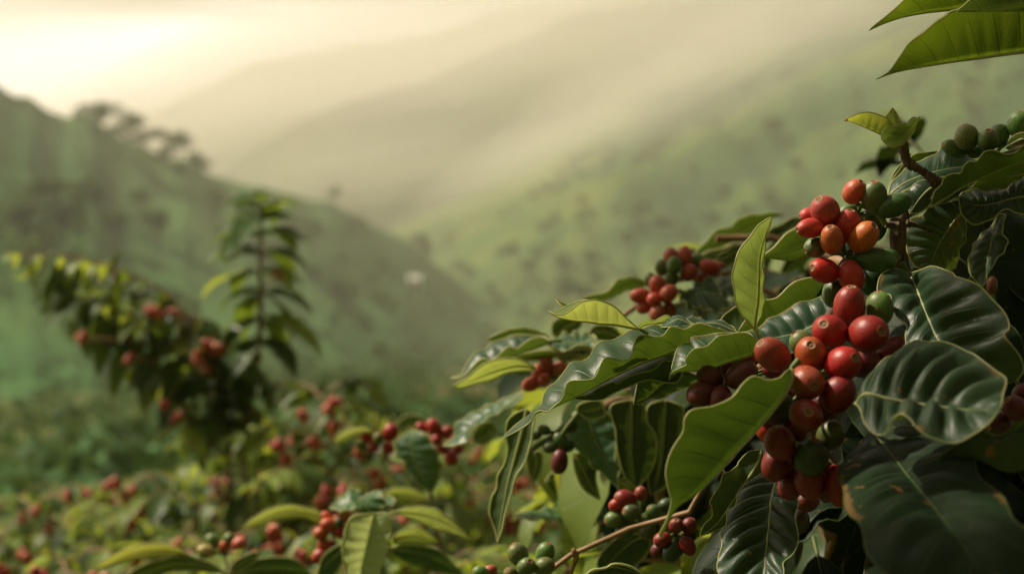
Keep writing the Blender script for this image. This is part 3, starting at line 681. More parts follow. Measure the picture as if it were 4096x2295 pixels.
# ------------------------------------------------------------------ blurred bushes
def sph_cluster(mb, c, r, k, rs, lo=0.35, hi=1.0, spread=1.15):
    """a knot of k berries of radius r"""
    th = np.linspace(0, np.pi, 7); a = np.linspace(0, 2 * np.pi, 9)[:-1]
    S = np.stack([np.sin(th)[:, None] * np.cos(a), np.sin(th)[:, None] * np.sin(a), np.repeat(np.cos(th)[:, None], 8, 1) * 1.15], -1).reshape(-1, 3)
    F = grid_faces(7, 8, True)
    for i in range(k):
        d = norm(rs.standard_normal(3)); p = c + d * r * spread * (0.4 + 0.9 * (i / max(k - 1, 1)) ** .5) * np.array([1, 1, 1.1])
        mb.add(S * r * rs.uniform(.85, 1.1) + p, F, None, 0, rs.uniform(lo, hi))
def dress(fo, st, pts, L, rs, step=0.035, Ltip=0.5, droop=0.5, tint=(0.2, 0.9), stem_r=0.003, young=2, n=7, wd=0.4):
    """opposite leaf pairs along a branch; fo: foliage builder, st: stem builder"""
    pts = catmull(pts, max(4, int(np.linalg.norm(np.array(pts[-1]) - np.array(pts[0])) / step) + 2))
    tube(st, pts, [stem_r, stem_r * .35] if False else np.linspace(stem_r, stem_r * .4, len(pts)), 5, 0, cap=False)
    T = norm(np.gradient(pts, axis=0))
    for i in range(1, len(pts)):
        s = i / (len(pts) - 1); l = L * (1 if s < .75 else 1 - (1 - Ltip) * (s - .75) / .25) * rs.uniform(.8, 1.15)
        side = norm(np.cross(T[i], [0, 0, 1]) + rs.normal(0, .15, 3))
        if i % 2 == 0 and abs(T[i][2]) > 0.8: side = norm(np.cross(T[i], side))
        for sg in (1, -1):
            d = side * sg + T[i] * rs.uniform(.35, .8) + np.array([0, 0, rs.uniform(-.45, .05)])
            pleaf(fo, pts[i], d, [0, 0, 1] if abs(T[i][2]) < .8 else T[i] + np.array([0, 0, .5]), l, l * wd, droop * rs.uniform(.6, 1.5), rs.uniform(.1, .5), n, 1, 0.16, 3, tint=rs.uniform(*tint), seed=int(rs.integers(1e6)), mats=((2 if s > .66 and young else 0), 1), quilt=0)
        if i == len(pts) - 1:
            pleaf(fo, pts[i], T[i] + np.array([0, 0, .1]), [0, 0, 1.0], l * .7, l * .25, droop * .6, .4, n, 1, 0.1, 3, tint=rs.uniform(*tint), seed=1, mats=(2, 1), quilt=0)
def coffee_bush(label, group, cx, top, d, rx, h, nbr, seed, clusters=(), young=1, L=0.085, tint=(0.15, 0.95), extra=None, f='O', dens=1.0, cr=0.0052, name='coffee_bush', cat='coffee bush', kk=(6, 11)):
    """cx, top in picture units of frame f; rx, h metres"""
    rs = np.random.default_rng(seed)
    tp = W(f, cx, top, d); gz = float(ground_z(np.array([tp[0]]), np.array([tp[1]]))[0])
    root = empty(name, (tp[0], tp[1], gz), label, cat, group)
    fo, st = MB(), MB()
    H = tp[2] - gz
    axis = np.array([[tp[0] + .03 * math.sin(3 * t + seed), tp[1] + .03 * math.cos(4 * t + seed), gz - 0.05 + (H) * t] for t in np.linspace(0, 1, 8)])
    tube(st, axis, np.linspace(.012, .004, 8), 7, 0)
    hh = min(h, H - .05)
    for i in range(nbr):
        t = (i + .5) / nbr; z = tp[2] - hh * t * 0.95 - .03
        a = i * 2.4 + rs.uniform(-.3, .3); Lb = rx * (0.35 + 0.65 * min(1, t * 2.2)) * rs.uniform(.75, 1.1)
        dr = np.array([math.cos(a), math.sin(a), 0]); b = np.array([tp[0], tp[1], z])
        dress(fo, st, [b, b + dr * Lb * .5 + np.array([0, 0, Lb * .30]), b + dr * Lb + np.array([0, 0, Lb * rs.uniform(-.05, .3)])], L, rs, 0.045 / dens, droop=.55, tint=tint, young=young)
    if extra: extra(fo, st, root, rs)
    fol = fo.build('foliage', [M_MATURE_F, M_EDGE_F, M_YOUNG_F], root); fol['kind'] = 'stuff'
    st.build('stem', M_TWIG, root)
    for c in clusters:
        cm = MB(); p = W(f, c[0], c[1], c[2])
        sph_cluster(cm, p, cr * (c[4] if len(c) > 4 else 1), int(rs.integers(*kk)), rs)
        tube(cm, [p, (p + np.array([tp[0], tp[1], p[2] - .02])) / 2, [tp[0], tp[1], p[2] - .03]], .0018, 4, 1)
        cm.build('cherry_cluster', [M_FARCHERRY, M_TWIG], root)
    return root
M_MATURE_F = leaf_material('bush_leaf', (0.055, 0.11, 0.028), (0.085, 0.14, 0.025), (0.20, 0.28, 0.02), 0.42, 0.42, spec=.35)
M_YOUNG_F = leaf_material('bush_leaf_young', (0.20, 0.28, 0.06), (0.26, 0.32, 0.07), (0.42, 0.5, 0.05), 0.42, 0.5, spec=.35)
M_EDGE_F = M_EDGE
# ================================================================== the near bush
near = empty('coffee_bush', (0.42, 0.98, float(ground_z(np.array([.42]), np.array([.98]))[0])), 'large coffee bush in sharp focus, heavy with red and green cherries, at the right', 'coffee bush')
# woody stems
branch(near, 'A', [(1700, 2400), (1560, 1700), (1440, 1180), (1400, 1000), (1388, 860), (1390, 740), (1385, 680)], [.0052, .005, .0047, .0045, .0046, .0042, .0040], 0.735, n=60, rough=.07, seg=14, dz=(60, 20, 5, 0, 0, 0))
branch(near, 'A', [(1385, 690), (1440, 590), (1540, 490), (1640, 400), (1760, 330)], [.0046, .0038, .0034, .0030, .0026], 0.742, n=40, rough=.08, seg=12, dz=(0, 5, 15, 25, 10))
branch(near, 'A', [(1800, 335), (1765, 320), (1650, 222), (1560, 168), (1490, 125), (1455, 60), (1440, -40), (1405, -95)], [.0034, .0032, .0021, .0019, .0026, .0024, .0026, .0027], 0.72, n=60, rough=.09, seg=12)
branch(near, 'A', [(1775, 325), (1755, 390), (1735, 430), (1700, 466)], [.0028, .002, .0014, .0004], 0.72, n=16, rough=.08)
branch(near, 'A', [(1790, 330), (2050, 420), (2400, 560), (2900, 1100), (3100, 2200), (3100, 4200)], [.003, .004, .005, .006, .008, .010], 0.80, n=60, dz=(-60, 20, 60, 90, 120, 150), name='stem')
branch(near, 'A', [(1270, 700), (1320, 705), (1380, 720)], [.0016, .002, .0028], .728, n=10)
branch(near, 'A', [(1470, 690), (1560, 705), (1700, 760)], [.002, .0012, .001], .735, n=10)
branch(near, 'B', [(1960, -130), (1900, 60), (1640, 480), (1600, 820), (1560, 1200), (1500, 1600), (1440, 2000)], [.0035, .003, .003, .003, .003, .0025, .002], 0.70, n=50, dz=(30, 30, 25, 10, 0, -10), mat=M_BARK)
branch(near, 'B', [(2020, -60), (1850, -100), (1740, -130), (1640, -30), (1400, 480), (1000, 900), (600, 960), (300, 700), (-100, 640)], [.003, .003, .003, .003, .003, .003, .0028, .0026, .0018], 0.745, n=60, dz=(0, 0, 10, 30, 30, 10, 10, 20, 30), mat=M_TWIG)
# cherries, top group
cluster(near, 'A', [
    (980, 392, 98, 60, 35, 1.12, (0.60, .11, .045), 2), (1165, 442, 113, 95, 22, 1.2, (.11, .18, .05), 0), (1350, 520, 104, 22, 12, 1.42, (0.065, .12, .03), -2),
    (940, 565, 62, 200, 10, 1.7, (.11, .18, .05), 14), (1100, 665, 92, 10, 10, 1.15, (.11, .18, .05), 14), (1215, 740, 62, 250, 10, 1.7, (.06, .10, .03), 16)],
    (1040, 520, 8), 0.722, stem=[(1270, 705), (1200, 600), (1040, 515)])
cluster(near, 'A', [
    (705, 570, 125, 125, 30, 1.05, (.46, .07, .055), 0), (548, 612, 68, 190, 10, 1.1, (.56, .075, .06), 10), (568, 733, 88, 188, 18, 1.42, (.60, .05, .035), -2),
    (912, 716, 114, 82, 28, 1.3, (.56, .055, .04), 0), (768, 842, 104, 105, 38, 1.3, (.64, .12, .04), -6), (1065, 818, 122, 55, 42, 1.25, (.62, .15, .022), -5),
    (615, 912, 88, 200, 10, 1.1, (.11, .18, .05), 4), (1170, 1030, 108, -8, 14, 1.68, (.075, .14, .03), -2), (1312, 1012, 86, -30, 10, 1.0, (.07, .13, .03), 6),
    (695, 1132, 113, 168, 32, 1.2, (.52, .028, .016), -4), (950, 1188, 112, -75, 5, 1.22, (.58, .035, .016), -6), (790, 1345, 104, -95, 0, 1.15, (.075, .12, .035), 6), (1150, 1240, 118, -60, 0, 1.1, DGR, 12)],
    (905, 1010, 3), 0.712, stem=[(1340, 1060), (1100, 1045), (905, 1010)])
# column of big cherries
cluster(near, 'B', [
    (1868, 300, 143, 88, 18, 1.26, (.34, .028, .022), 0), (1688, 532, 150, 140, 50, 1.1, (.36, .024, .018), -14), (2045, 550, 164, 20, 66, 1.12, (.36, .018, .014), -22),
    (2150, 312, 122, 95, 5, 1.15, GRL, 4), (1430, 640, 110, 130, 10, 1.05, GRL, 22), (2262, 690, 95, 40, 5, 1.4, (.20, .014, .014), 4)],
    (1860, 600, 10), 0.672)
cluster(near, 'B', [
    (1508, 745, 146, 110, 58, 1.2, (.42, .085, .022), -6), (1805, 832, 150, 40, 58, 1.16, (.40, .022, .014), -14), (1150, 745, 142, 140, 25, 1.18, (.30, .035, .016), 4),
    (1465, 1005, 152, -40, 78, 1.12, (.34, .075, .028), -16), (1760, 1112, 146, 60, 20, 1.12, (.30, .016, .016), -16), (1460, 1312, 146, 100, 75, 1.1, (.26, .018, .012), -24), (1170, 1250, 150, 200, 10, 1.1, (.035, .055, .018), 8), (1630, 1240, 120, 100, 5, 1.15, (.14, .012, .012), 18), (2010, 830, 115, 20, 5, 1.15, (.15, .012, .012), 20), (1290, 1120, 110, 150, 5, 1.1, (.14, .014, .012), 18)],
    (1600, 930, 16), 0.655)
cluster(near, 'C', [
    (45, 215, 138, 110, 10, 1.05, (.26, .016, .014), 0), (340, 345, 150, 80, 20, 1.05, (.045, .07, .02), -4), (520, 140, 118, 60, 15, 1.1, OLV, 2),
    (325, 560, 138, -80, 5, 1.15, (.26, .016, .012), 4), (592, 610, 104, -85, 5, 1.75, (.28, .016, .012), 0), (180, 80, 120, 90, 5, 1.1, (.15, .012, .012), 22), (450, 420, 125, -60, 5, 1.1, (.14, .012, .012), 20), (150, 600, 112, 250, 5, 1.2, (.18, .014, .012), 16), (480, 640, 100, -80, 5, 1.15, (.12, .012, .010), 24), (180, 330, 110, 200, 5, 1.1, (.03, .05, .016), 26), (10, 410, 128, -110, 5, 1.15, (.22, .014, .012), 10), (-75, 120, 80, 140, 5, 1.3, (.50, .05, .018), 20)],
    (240, 230, 10), 0.645)
cluster(near, 'B', [
    (858, 935, 115, 35, 20, 1.25, BRO, -8), (560, 962, 108, 140, 10, 1.05, (.14, .018, .010), 0), (482, 1112, 114, 205, 15, 1.1, (.12, .016, .011), -4),
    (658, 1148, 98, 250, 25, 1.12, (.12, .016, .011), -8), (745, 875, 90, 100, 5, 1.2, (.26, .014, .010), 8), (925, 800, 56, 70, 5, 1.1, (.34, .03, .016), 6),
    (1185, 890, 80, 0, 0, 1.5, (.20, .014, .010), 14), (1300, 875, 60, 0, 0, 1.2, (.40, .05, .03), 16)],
    (800, 1030, 14), 0.70, stem=[(1100, 980), (950, 1010), (800, 1030)])
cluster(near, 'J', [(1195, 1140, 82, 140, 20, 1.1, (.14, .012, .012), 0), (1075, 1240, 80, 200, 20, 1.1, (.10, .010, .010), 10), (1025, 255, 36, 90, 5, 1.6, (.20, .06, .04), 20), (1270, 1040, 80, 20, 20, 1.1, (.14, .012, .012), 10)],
    (1280, 1200, 10), .66)
cluster(near, 'C', [(300, 760, 90, 200, 10, 1.1, (.16, .014, .012), 0), (230, 950, 90, 260, 10, 1.1, (.07, .05, .02), 8)], (420, 700, 8), .74)
# greens at the top right
cluster(near, 'H', [(1258, 1220, 99, 100, 10, 1.03, (.20, .28, .08), 0), (1535, 1208, 90, 60, 10, 1.05, (.14, .21, .06), 10), (1447, 1245, 88, 100, 40, 1.05, (.14, .21, .06), -6), (1722, 1105, 96, 90, 15, 1.05, (.20, .28, .08), 4), (1150, 1320, 70, 160, 5, 1.5, (.14, .21, .06), 6), (1880, 1240, 95, 60, 10, 1.05, (.14, .21, .06), 8), (1340, 1350, 50, 200, 5, 1.3, (.14, .21, .06), 6)],
    (1480, 1390, 6), 0.735)

# leaves --------------------------------------------------------------------------------------
leaf(near, 'D', [(2420, 822), (2250, 850), (1900, 985), (1640, 1080), (1400, 1195), (1150, 1330), (900, 1450), (700, 1530), (430, 1735)],
     [(2330, 788), (2250, 768), (2150, 740), (2100, 745), (2010, 788), (1900, 765), (1840, 835), (1780, 853), (1650, 838), (1600, 868), (1578, 950), (1555, 1022), (1490, 1055), (1350, 1030), (1300, 1080), (1270, 1160), (1225, 1212), (1150, 1225), (1040, 1230), (1000, 1262), (982, 1340), (950, 1400), (895, 1445), (840, 1495), (790, 1485), (735, 1500), (700, 1570), (610, 1640)],
     [(2300, 775), (2150, 731), (2050, 750), (1950, 727), (1850, 762), (1740, 750), (1640, 785), (1540, 798), (1460, 850), (1380, 885), (1300, 890), (1240, 940), (1210, 1010), (1140, 1060), (1050, 1070), (1010, 1110), (960, 1180), (910, 1240), (850, 1280), (810, 1340), (785, 1430), (740, 1475), (640, 1550), (560, 1610)],
     d=.725, zM=(10, 4, 0), zA=-20, zB=26, see='L', n=110, m=9, nveins=11, quilt=.02, bulge=.10, mat=M_MID, bead=.00036, pet=[(2560, 900), (2500, 850)])
leaf(near, 'D', [(2010, 1090), (1960, 1225), (1870, 1240), (1700, 1215), (1560, 1262), (1410, 1325), (1300, 1383), (1150, 1388), (1005, 1368)],
     [(1960, 1060), (1890, 1062), (1830, 1060), (1750, 1130), (1600, 1170), (1500, 1210), (1440, 1255), (1390, 1242), (1260, 1300), (1180, 1350)],
     [(1960, 1010), (1880, 1008), (1760, 1030), (1560, 1110), (1420, 1190), (1250, 1270), (1150, 1335)],
     d=.735, zA=-14, zB=18, see='L', n=80, mat=M_MATURE, quilt=.02)
leaf(near, 'B', [(1020, 655), (980, 720), (900, 765), (750, 810), (600, 860), (480, 880), (380, 895), (260, 905), (175, 982)],
     [(985, 600), (930, 555), (850, 540), (720, 560), (640, 572), (575, 630), (520, 672), (420, 690), (368, 735), (338, 790), (345, 835), (265, 878), (215, 902)],
     [(930, 545), (800, 540), (640, 543), (590, 550), (500, 568), (400, 580), (368, 612), (372, 640), (300, 650), (250, 700), (225, 780), (200, 880)],
     d=.700, zA=-14, zB=18, see='L', n=90, mat=M_MID, quilt=.02, nveins=10, pet=[(1080, 720)])
leaf(near, 'O', [(1912, 858), (1898, 826), (1906, 760), (1909, 700), (1912, 640), (1925, 590), (1941, 546)],
     [(1890, 818), (1862, 788), (1848, 745), (1843, 700), (1848, 655), (1862, 628), (1885, 595), (1905, 570), (1927, 552)],
     [(1905, 815), (1919, 780), (1921, 740), (1919, 700), (1920, 650), (1926, 600), (1938, 560)],
     d=.715, zM=(0, -6, 0), zA=-8, zB=14, see='L', n=70, mat=M_YOUNG, col=(.55, .66, .6), quilt=.03, wave=.04, bead=.00045, rib=.0007)
leaf(near, 'O', [(1990, 925), (1987, 962), (1950, 1022), (1900, 1082), (1850, 1137), (1800, 1192), (1750, 1240), (1704, 1272), (1680, 1310), (1662, 1353)],
     [(1975, 935), (1960, 950), (1930, 956), (1895, 946), (1868, 965), (1840, 1000), (1790, 1022), (1742, 1030), (1722, 1052), (1718, 1085), (1690, 1130), (1675, 1180), (1680, 1225), (1688, 1262), (1675, 1310), (1659, 1340)],
     d=.615, zM=(15, 0, 0), zA=-8, bh=(.55, 40), see='L', n=90, mat=M_MID, nveins=8, quilt=.05, bulge=.06, bead=.0004, rib=.0009, col=(.85, .9, .8), pet=[(2010, 905)])
leaf(near, 'J', [(420, 168), (470, 250), (515, 370), (560, 480), (602, 580), (645, 660), (720, 760), (830, 850), (1000, 930), (1160, 957)],
     [(360, 138), (280, 142), (215, 195), (198, 300), (235, 318), (292, 325), (310, 415), (340, 480), (410, 545), (400, 620), (430, 740), (560, 900), (800, 1000), (1000, 1000)],
     [(490, 150), (590, 117), (690, 145), (745, 168), (765, 192), (860, 222), (950, 272), (1030, 360), (1095, 425), (1140, 500), (1147, 570), (1112, 612), (1170, 690), (1230, 770), (1252, 860), (1215, 925)],
     d=.65, zM=(70, 25, 10, -5, -15), zA=16, zB=-22, see='U', n=100, m=12, mat=M_WORN, nveins=10, quilt=.20, bulge=.10, bead=.00032, rib=.0009, pet=[(375, 90)], label='broad glossy dark leaf catching pale light')
leaf(near, 'J', [(40, 1110), (110, 1035), (250, 1062), (400, 1092), (560, 1115), (700, 1132), (850, 1150), (1000, 1150), (1085, 1140)],
     [(120, 940), (240, 790), (300, 762), (370, 712), (402, 682), (480, 648), (560, 662), (640, 655), (740, 680), (830, 725), (890, 750), (960, 800), (1050, 870), (1125, 930), (1105, 1040)],
     [(50, 1112), (78, 1160), (102, 1240), (160, 1310), (225, 1332), (280, 1290), (312, 1212), (370, 1180), (430, 1215), (485, 1282), (560, 1340), (700, 1385), (780, 1385), (870, 1340), (1000, 1250)],
     d=.585, zM=(30, 0, -30), zA=34, zB=-20, see='U', n=100, m=12, mat=M_WORN, nveins=8, quilt=.30, bulge=.08, bead=.0003, rib=.0009, col=(1.3, 1.25, 1.2), label='broad worn leaf with brown spots and wavy lower margin')
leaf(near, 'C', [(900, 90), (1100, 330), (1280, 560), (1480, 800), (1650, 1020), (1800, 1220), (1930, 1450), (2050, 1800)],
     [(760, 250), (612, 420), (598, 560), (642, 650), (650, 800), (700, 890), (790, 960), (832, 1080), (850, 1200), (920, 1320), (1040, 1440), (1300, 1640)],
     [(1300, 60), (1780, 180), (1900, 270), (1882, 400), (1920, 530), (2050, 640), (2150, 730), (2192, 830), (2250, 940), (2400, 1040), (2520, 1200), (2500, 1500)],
     d=.50, zM=(170, 110, 50, 15, 0), zA=6, zB=-4, see='U', n=90, m=12, mat=M_SHADE, edge=M_EDGED, nveins=8, quilt=.10, bulge=.12, bead=.0003, rib=.0009, label='very large dark leaf hanging in shade with brown spots')
leaf(near, 'L', [(1612, 540), (1572, 620), (1545, 720), (1528, 820), (1512, 1000), (1490, 1200), (1468, 1440), (1470, 1700)],
     [(1530, 522), (1450, 542), (1300, 640), (1232, 720), (1212, 830), (1140, 880), (1130, 1000), (1078, 1070), (1092, 1180), (1058, 1300), (1065, 1440), (1250, 1640)],
     [(1690, 520), (1735, 600), (1728, 700), (1775, 800), (1745, 930), (1772, 1080), (1768, 1180), (1720, 1270), (1640, 1340), (1645, 1440), (1580, 1640)],
     d=.69, zM=(40, 5, -35), zA=12, zB=-12, see='U', n=90, m=14, mat=M_WORN, nveins=8, quilt=.36, bulge=.06, bead=.0003, rib=.0009, pet=[(1650, 470)], label='leaf with pale glossy stripes between its veins')
leaf(near, 'L', [(1450, 330), (1400, 470), (1300, 620), (1180, 800), (1080, 950), (980, 1050), (890, 1105)],
     [(1330, 350), (1240, 440), (1230, 470), (1160, 525), (1100, 550), (1070, 650), (985, 790), (1000, 850), (1000, 930), (930, 1000)],
     [(1480, 500), (1420, 650), (1320, 850), (1180, 980), (1020, 1060)],
     d=.735, zM=(20, 0, 0), see='L', n=70, mat=M_MATURE, bead=.00028, quilt=.03, tint=.4)
# behind the sprout
leaf(near, 'B', [(1730, 300), (1640, 400), (1500, 490), (1350, 550), (1150, 590), (1000, 600), (880, 560)],
     [(1690, 230), (1620, 200), (1500, 240), (1390, 255), (1300, 315), (1200, 375), (1110, 405), (1060, 460), (980, 520)],
     [(1740, 330), (1600, 560), (1450, 680), (1250, 740), (1050, 680), (930, 600)],
     d=.745, zA=12, zB=-12, see='U', n=80, mat=M_MATURE, quilt=.10, nveins=8, col=(1.5, 1.5, 1.9))
leaf(near, 'B', [(1680, 80), (1560, 230), (1400, 330), (1250, 430), (1100, 480), (960, 500), (820, 535)],
     [(1600, 45), (1510, 28), (1380, 58), (1300, 110), (1240, 172), (1180, 220), (1100, 236), (1040, 225), (980, 300), (900, 420)],
     [(1640, 95), (1520, 150), (1440, 200), (1385, 255), (1270, 300), (1180, 320), (1100, 410), (950, 470)],
     d=.775, zA=-10, zB=12, see='L', n=70, mat=M_MID, quilt=.03, bead=.0006)
leaf(near, 'B', [(1100, 440), (1000, 500), (880, 540), (760, 520), (655, 430)],
     [(1040, 380), (900, 300), (820, 290), (740, 340), (690, 380)], [(1040, 500), (900, 590), (760, 580), (690, 500)],
     d=.79, zA=8, zB=-5, see='L', n=40, mat=M_MID, quilt=.03)
leaf(near, 'V', [(2700, 480), (2450, 560), (2200, 680), (1950, 760), (1750, 790), (1600, 840)],
     [(2500, 400), (2200, 385), (2080, 430), (1960, 500), (1880, 590), (1800, 680), (1740, 730), (1660, 790)],
     [(2500, 620), (2300, 760), (2050, 860), (1850, 850), (1700, 830)], d=.83, zA=-8, zB=8, see='L', n=50, mat=M_MID, bead=.0008)
leaf(near, 'D', [(1625, 785), (1520, 765), (1400, 745), (1280, 738), (1180, 722), (1080, 715), (960, 692), (900, 670), (843, 628)],
     [(1540, 715), (1480, 655), (1420, 598), (1340, 558), (1260, 535), (1190, 540), (1120, 560), (1040, 622), (970, 662), (900, 656)],
     [(1540, 735), (1440, 700), (1340, 640), (1250, 560), (1190, 538), (1100, 550), (1020, 580), (962, 612), (900, 645)],
     d=.70, zM=(15, 0), zA=-10, zB=14, see='L', n=70, mat=M_YOUNG, quilt=.06, bead=.0004, pet=[(1700, 830), (1660, 800)], label='pale yellow-green young leaf curling upward')
leaf(near, 'D', [(1400, 700), (1250, 600), (1120, 605), (1010, 615), (950, 575), (900, 523)],
     [(1320, 600), (1190, 540), (1100, 548), (1020, 575), (960, 560)], [(1300, 690), (1150, 640), (1030, 625), (960, 585)],
     d=.735, zA=0, zB=-5, see='L', n=40, mat=M_YOUNG, quilt=.04, bead=.0004)
leaf(near, 'D', [(2460, 812), (2350, 760), (2280, 735), (2200, 735), (2110, 740), (2030, 700)], [(2430, 770), (2350, 722), (2280, 712), (2220, 735), (2140, 690), (2080, 680)], [(2440, 830), (2380, 820), (2300, 790), (2200, 750), (2100, 742)],
     d=.745, see='U', zA=10, zB=-4, n=50, mat=M_MATURE, wave=.05, col=(1.7, 1.7, 2))
leaf(near, 'D', [(2120, 760), (2050, 735), (1960, 700), (1880, 735), (1810, 770)], [(2090, 735), (2040, 702), (1965, 671), (1890, 690), (1830, 735)], [(2060, 760), (1960, 760), (1860, 770)],
     d=.75, see='U', zA=10, zB=-4, n=40, mat=M_MATURE, col=(1.7, 1.7, 2))
leaf(near, 'D', [(1950, 760), (1850, 730), (1750, 740), (1650, 760), (1600, 800)], [(1910, 690), (1860, 667), (1800, 690), (1760, 712), (1700, 702), (1640, 730)], [(1900, 780), (1800, 790), (1700, 800)],
     d=.76, see='L', zA=-4, zB=4, n=40, mat=M_YOUNG, col=(.7, .8, .7))
leaf(near, 'D', [(2020, 1140), (1900, 1200), (1780, 1300), (1690, 1380), (1575, 1430)], [(1900, 1130), (1700, 1150), (1625, 1200), (1600, 1300)], [(2150, 1200), (2080, 1260), (1950, 1310), (1820, 1375), (1720, 1380), (1640, 1425)],
     d=.76, see='U', n=60, mat=M_MATURE, wave=.08, quilt=.08, col=(1.2, 1.3, 1.1), bead=.00036)
# right side leaves, upper
leaf(near, 'A', [(1290, 440), (1420, 330), (1560, 260), (1750, 200), (1900, 170), (2050, 150), (2160, 100)],
     [(1320, 330), (1390, 245), (1480, 165), (1530, 122), (1640, 86), (1720, 60), (1800, -30), (1870, -55), (1960, -10), (2050, 60), (2120, 90)],
     [(1380, 420), (1500, 360), (1650, 300), (1800, 260), (1950, 220), (2060, 180)],
     d=.745, zA=14, zB=-4, see='U', n=80, mat=M_MATURE, wave=.04, col=(1.3, 1.4, 1.5), nveins=10, bead=.0004)
leaf(near, 'A', [(1290, 440), (1330, 300), (1400, 190), (1470, 90), (1560, 40), (1680, 20), (1800, 10)], [(1300, 360), (1340, 240), (1410, 140), (1500, 80), (1560, 30), (1640, 30), (1720, 40)], [(1380, 330), (1500, 200), (1650, 120), (1740, 60)],
     d=.77, see='L', n=50, mat=M_MID)
leaf(near, 'A', [(1700, 530), (1850, 440), (2000, 340), (2150, 270), (2350, 180), (2550, 110), (2800, 40)],
     [(1730, 400), (1800, 325), (1815, 275), (1850, 242), (1910, 222), (1970, 222), (1995, 180), (2010, 145), (2060, 108), (2115, 112), (2150, 80), (2200, 20), (2280, 5), (2400, 40), (2500, 20), (2590, -60), (2700, -60)],
     [(1780, 470), (1880, 380), (2000, 240), (2100, 150), (2250, 60), (2400, 20), (2600, -40)],
     d=.715, zA=-16, zB=20, see='L', n=90, mat=M_MATURE, quilt=.02, col=(1, 1, .8), bead=.00036)
leaf(near, 'A', [(1760, 330), (1680, 370), (1600, 450), (1540, 530), (1500, 600)], [(1730, 322), (1640, 284), (1550, 315), (1490, 375), (1435, 398), (1440, 450), (1480, 520)], [(1780, 400), (1700, 500), (1600, 580)],
     d=.735, see='U', zA=5, n=50, mat=M_MATURE, tint=.35)
leaf(near, 'A', [(2000, 565), (1880, 720), (1780, 880), (1710, 1030), (1670, 1140)],
     [(1970, 480), (1820, 500), (1700, 530), (1620, 610), (1500, 660), (1460, 780), (1480, 950), (1540, 1080), (1620, 1120)],
     [(2022, 640), (2032, 760), (2025, 850), (1975, 920), (1960, 1000), (1930, 1100), (1800, 1150)],
     d=.755, zA=6, zB=4, see='U', n=80, m=14, mat=M_WORN, quilt=.13, bulge=.08, nveins=11, bead=.0003, wave=.05, label='dark leaf with bright glossy ribs beside the woody stem')
leaf(near, 'A', [(2660, 420), (2450, 460), (2300, 500), (2160, 520), (2050, 500), (1960, 440)],
     [(2600, 250), (2450, 330), (2300, 385), (2100, 372), (2000, 400)], [(2640, 620), (2500, 585), (2400, 560), (2330, 590), (2260, 660), (2100, 695), (2010, 640), (1970, 540)],
     d=.73, zA=10, zB=-6, see='U', n=80, m=14, mat=M_WORN, quilt=.13, nveins=11, wave=.06, bead=.0004)
leaf(near, 'A', [(2330, 600), (2290, 760), (2260, 900), (2225, 1080), (2190, 1280)], [(2280, 700), (2150, 820), (2080, 950), (2050, 1100), (2120, 1230)], [(2400, 610), (2375, 700), (2372, 780), (2420, 860), (2385, 950), (2330, 1010), (2240, 1150), (2215, 1230)],
     d=.75, zA=10, zB=-8, see='U', n=60, mat=M_MATURE, wave=.05, quilt=.06, bead=.0004)
leaf(near, 'A', [(2700, 200), (2500, 240), (2350, 260), (2200, 300), (2050, 380)], [(2600, 60), (2450, 100), (2350, 170), (2200, 230)], [(2650, 330), (2450, 380), (2250, 390)],
     d=.79, see='L', n=50, mat=M_MID, zA=-5)
leaf(near, 'A', [(1690, 530), (1720, 430), (1850, 360), (1980, 340), (2060, 330)], [(1690, 470), (1760, 380), (1880, 330)], [(1790, 520), (1920, 450), (2030, 380)], d=.77, see='L', n=40, mat=M_MID)
leaf(near, 'J', [(640, 1500), (900, 1330), (1050, 1345), (1180, 1310), (1400, 1280)], [(800, 1380), (930, 1300), (1050, 1365), (1130, 1335), (1300, 1240)], [(900, 1500), (1150, 1600), (1350, 1500)], d=.60, see='U', n=50, mat=M_WORN, edge=M_EDGED)
# sprout at the top
leaf(near, 'H', [(560, 1210), (490, 1190), (400, 1150), (300, 1108), (230, 1082), (170, 1073)], [(600, 1130), (560, 1060), (480, 1020), (400, 998), (320, 1003), (250, 1030), (200, 1052)], [(580, 1160), (480, 1060), (400, 1030), (320, 1030), (240, 1045)],
     d=.72, zA=-4, zB=8, see='L', n=50, mat=M_TIPPED, quilt=.06, nveins=7, bead=.0003, rib=.0004, label='pale young leaf with a brown tip')
leaf(near, 'H', [(640, 1230), (640, 1150), (622, 1060), (600, 955)], [(560, 1130), (540, 1050), (565, 1010)], [(690, 1130), (665, 1070), (635, 1000)], d=.722, see='U', zA=-3, zB=-3, n=40, mat=M_YOUNG, quilt=.05, bead=.0003, rib=.0004, wave=.05)
leaf(near, 'H', [(690, 1290), (705, 1240), (730, 1170), (770, 1110), (846, 1036)], [(600, 1310), (530, 1270), (497, 1200), (540, 1145), (600, 1122), (680, 1105), (745, 1090), (800, 1062)], [(735, 1230), (775, 1165), (820, 1095)], d=.715, see='L', zA=-5, zB=4, n=50, mat=M_YOUNG, quilt=.05, bead=.0003, rib=.0005, col=(.6, .75, .6), wave=.03)
leaf(near, 'H', [(700, 1300), (760, 1180), (785, 1110), (805, 1040)], [(735, 1160), (742, 1085), (775, 1045)], [(790, 1170), (810, 1100)], d=.728, see='U', zA=2, zB=2, n=30, mat=M_YOUNG, bead=.0003, rib=.0003)
leaf(near, 'H', [(1900, 1280), (1800, 1200), (1720, 1190), (1660, 1230), (1615, 1290)], [(1850, 1180), (1760, 1176), (1690, 1195), (1640, 1240)], [(1820, 1250), (1740, 1220), (1680, 1250)], d=.725, see='L', n=30, mat=M_YOUNG, bead=.0003, col=(.8, .9, .8))
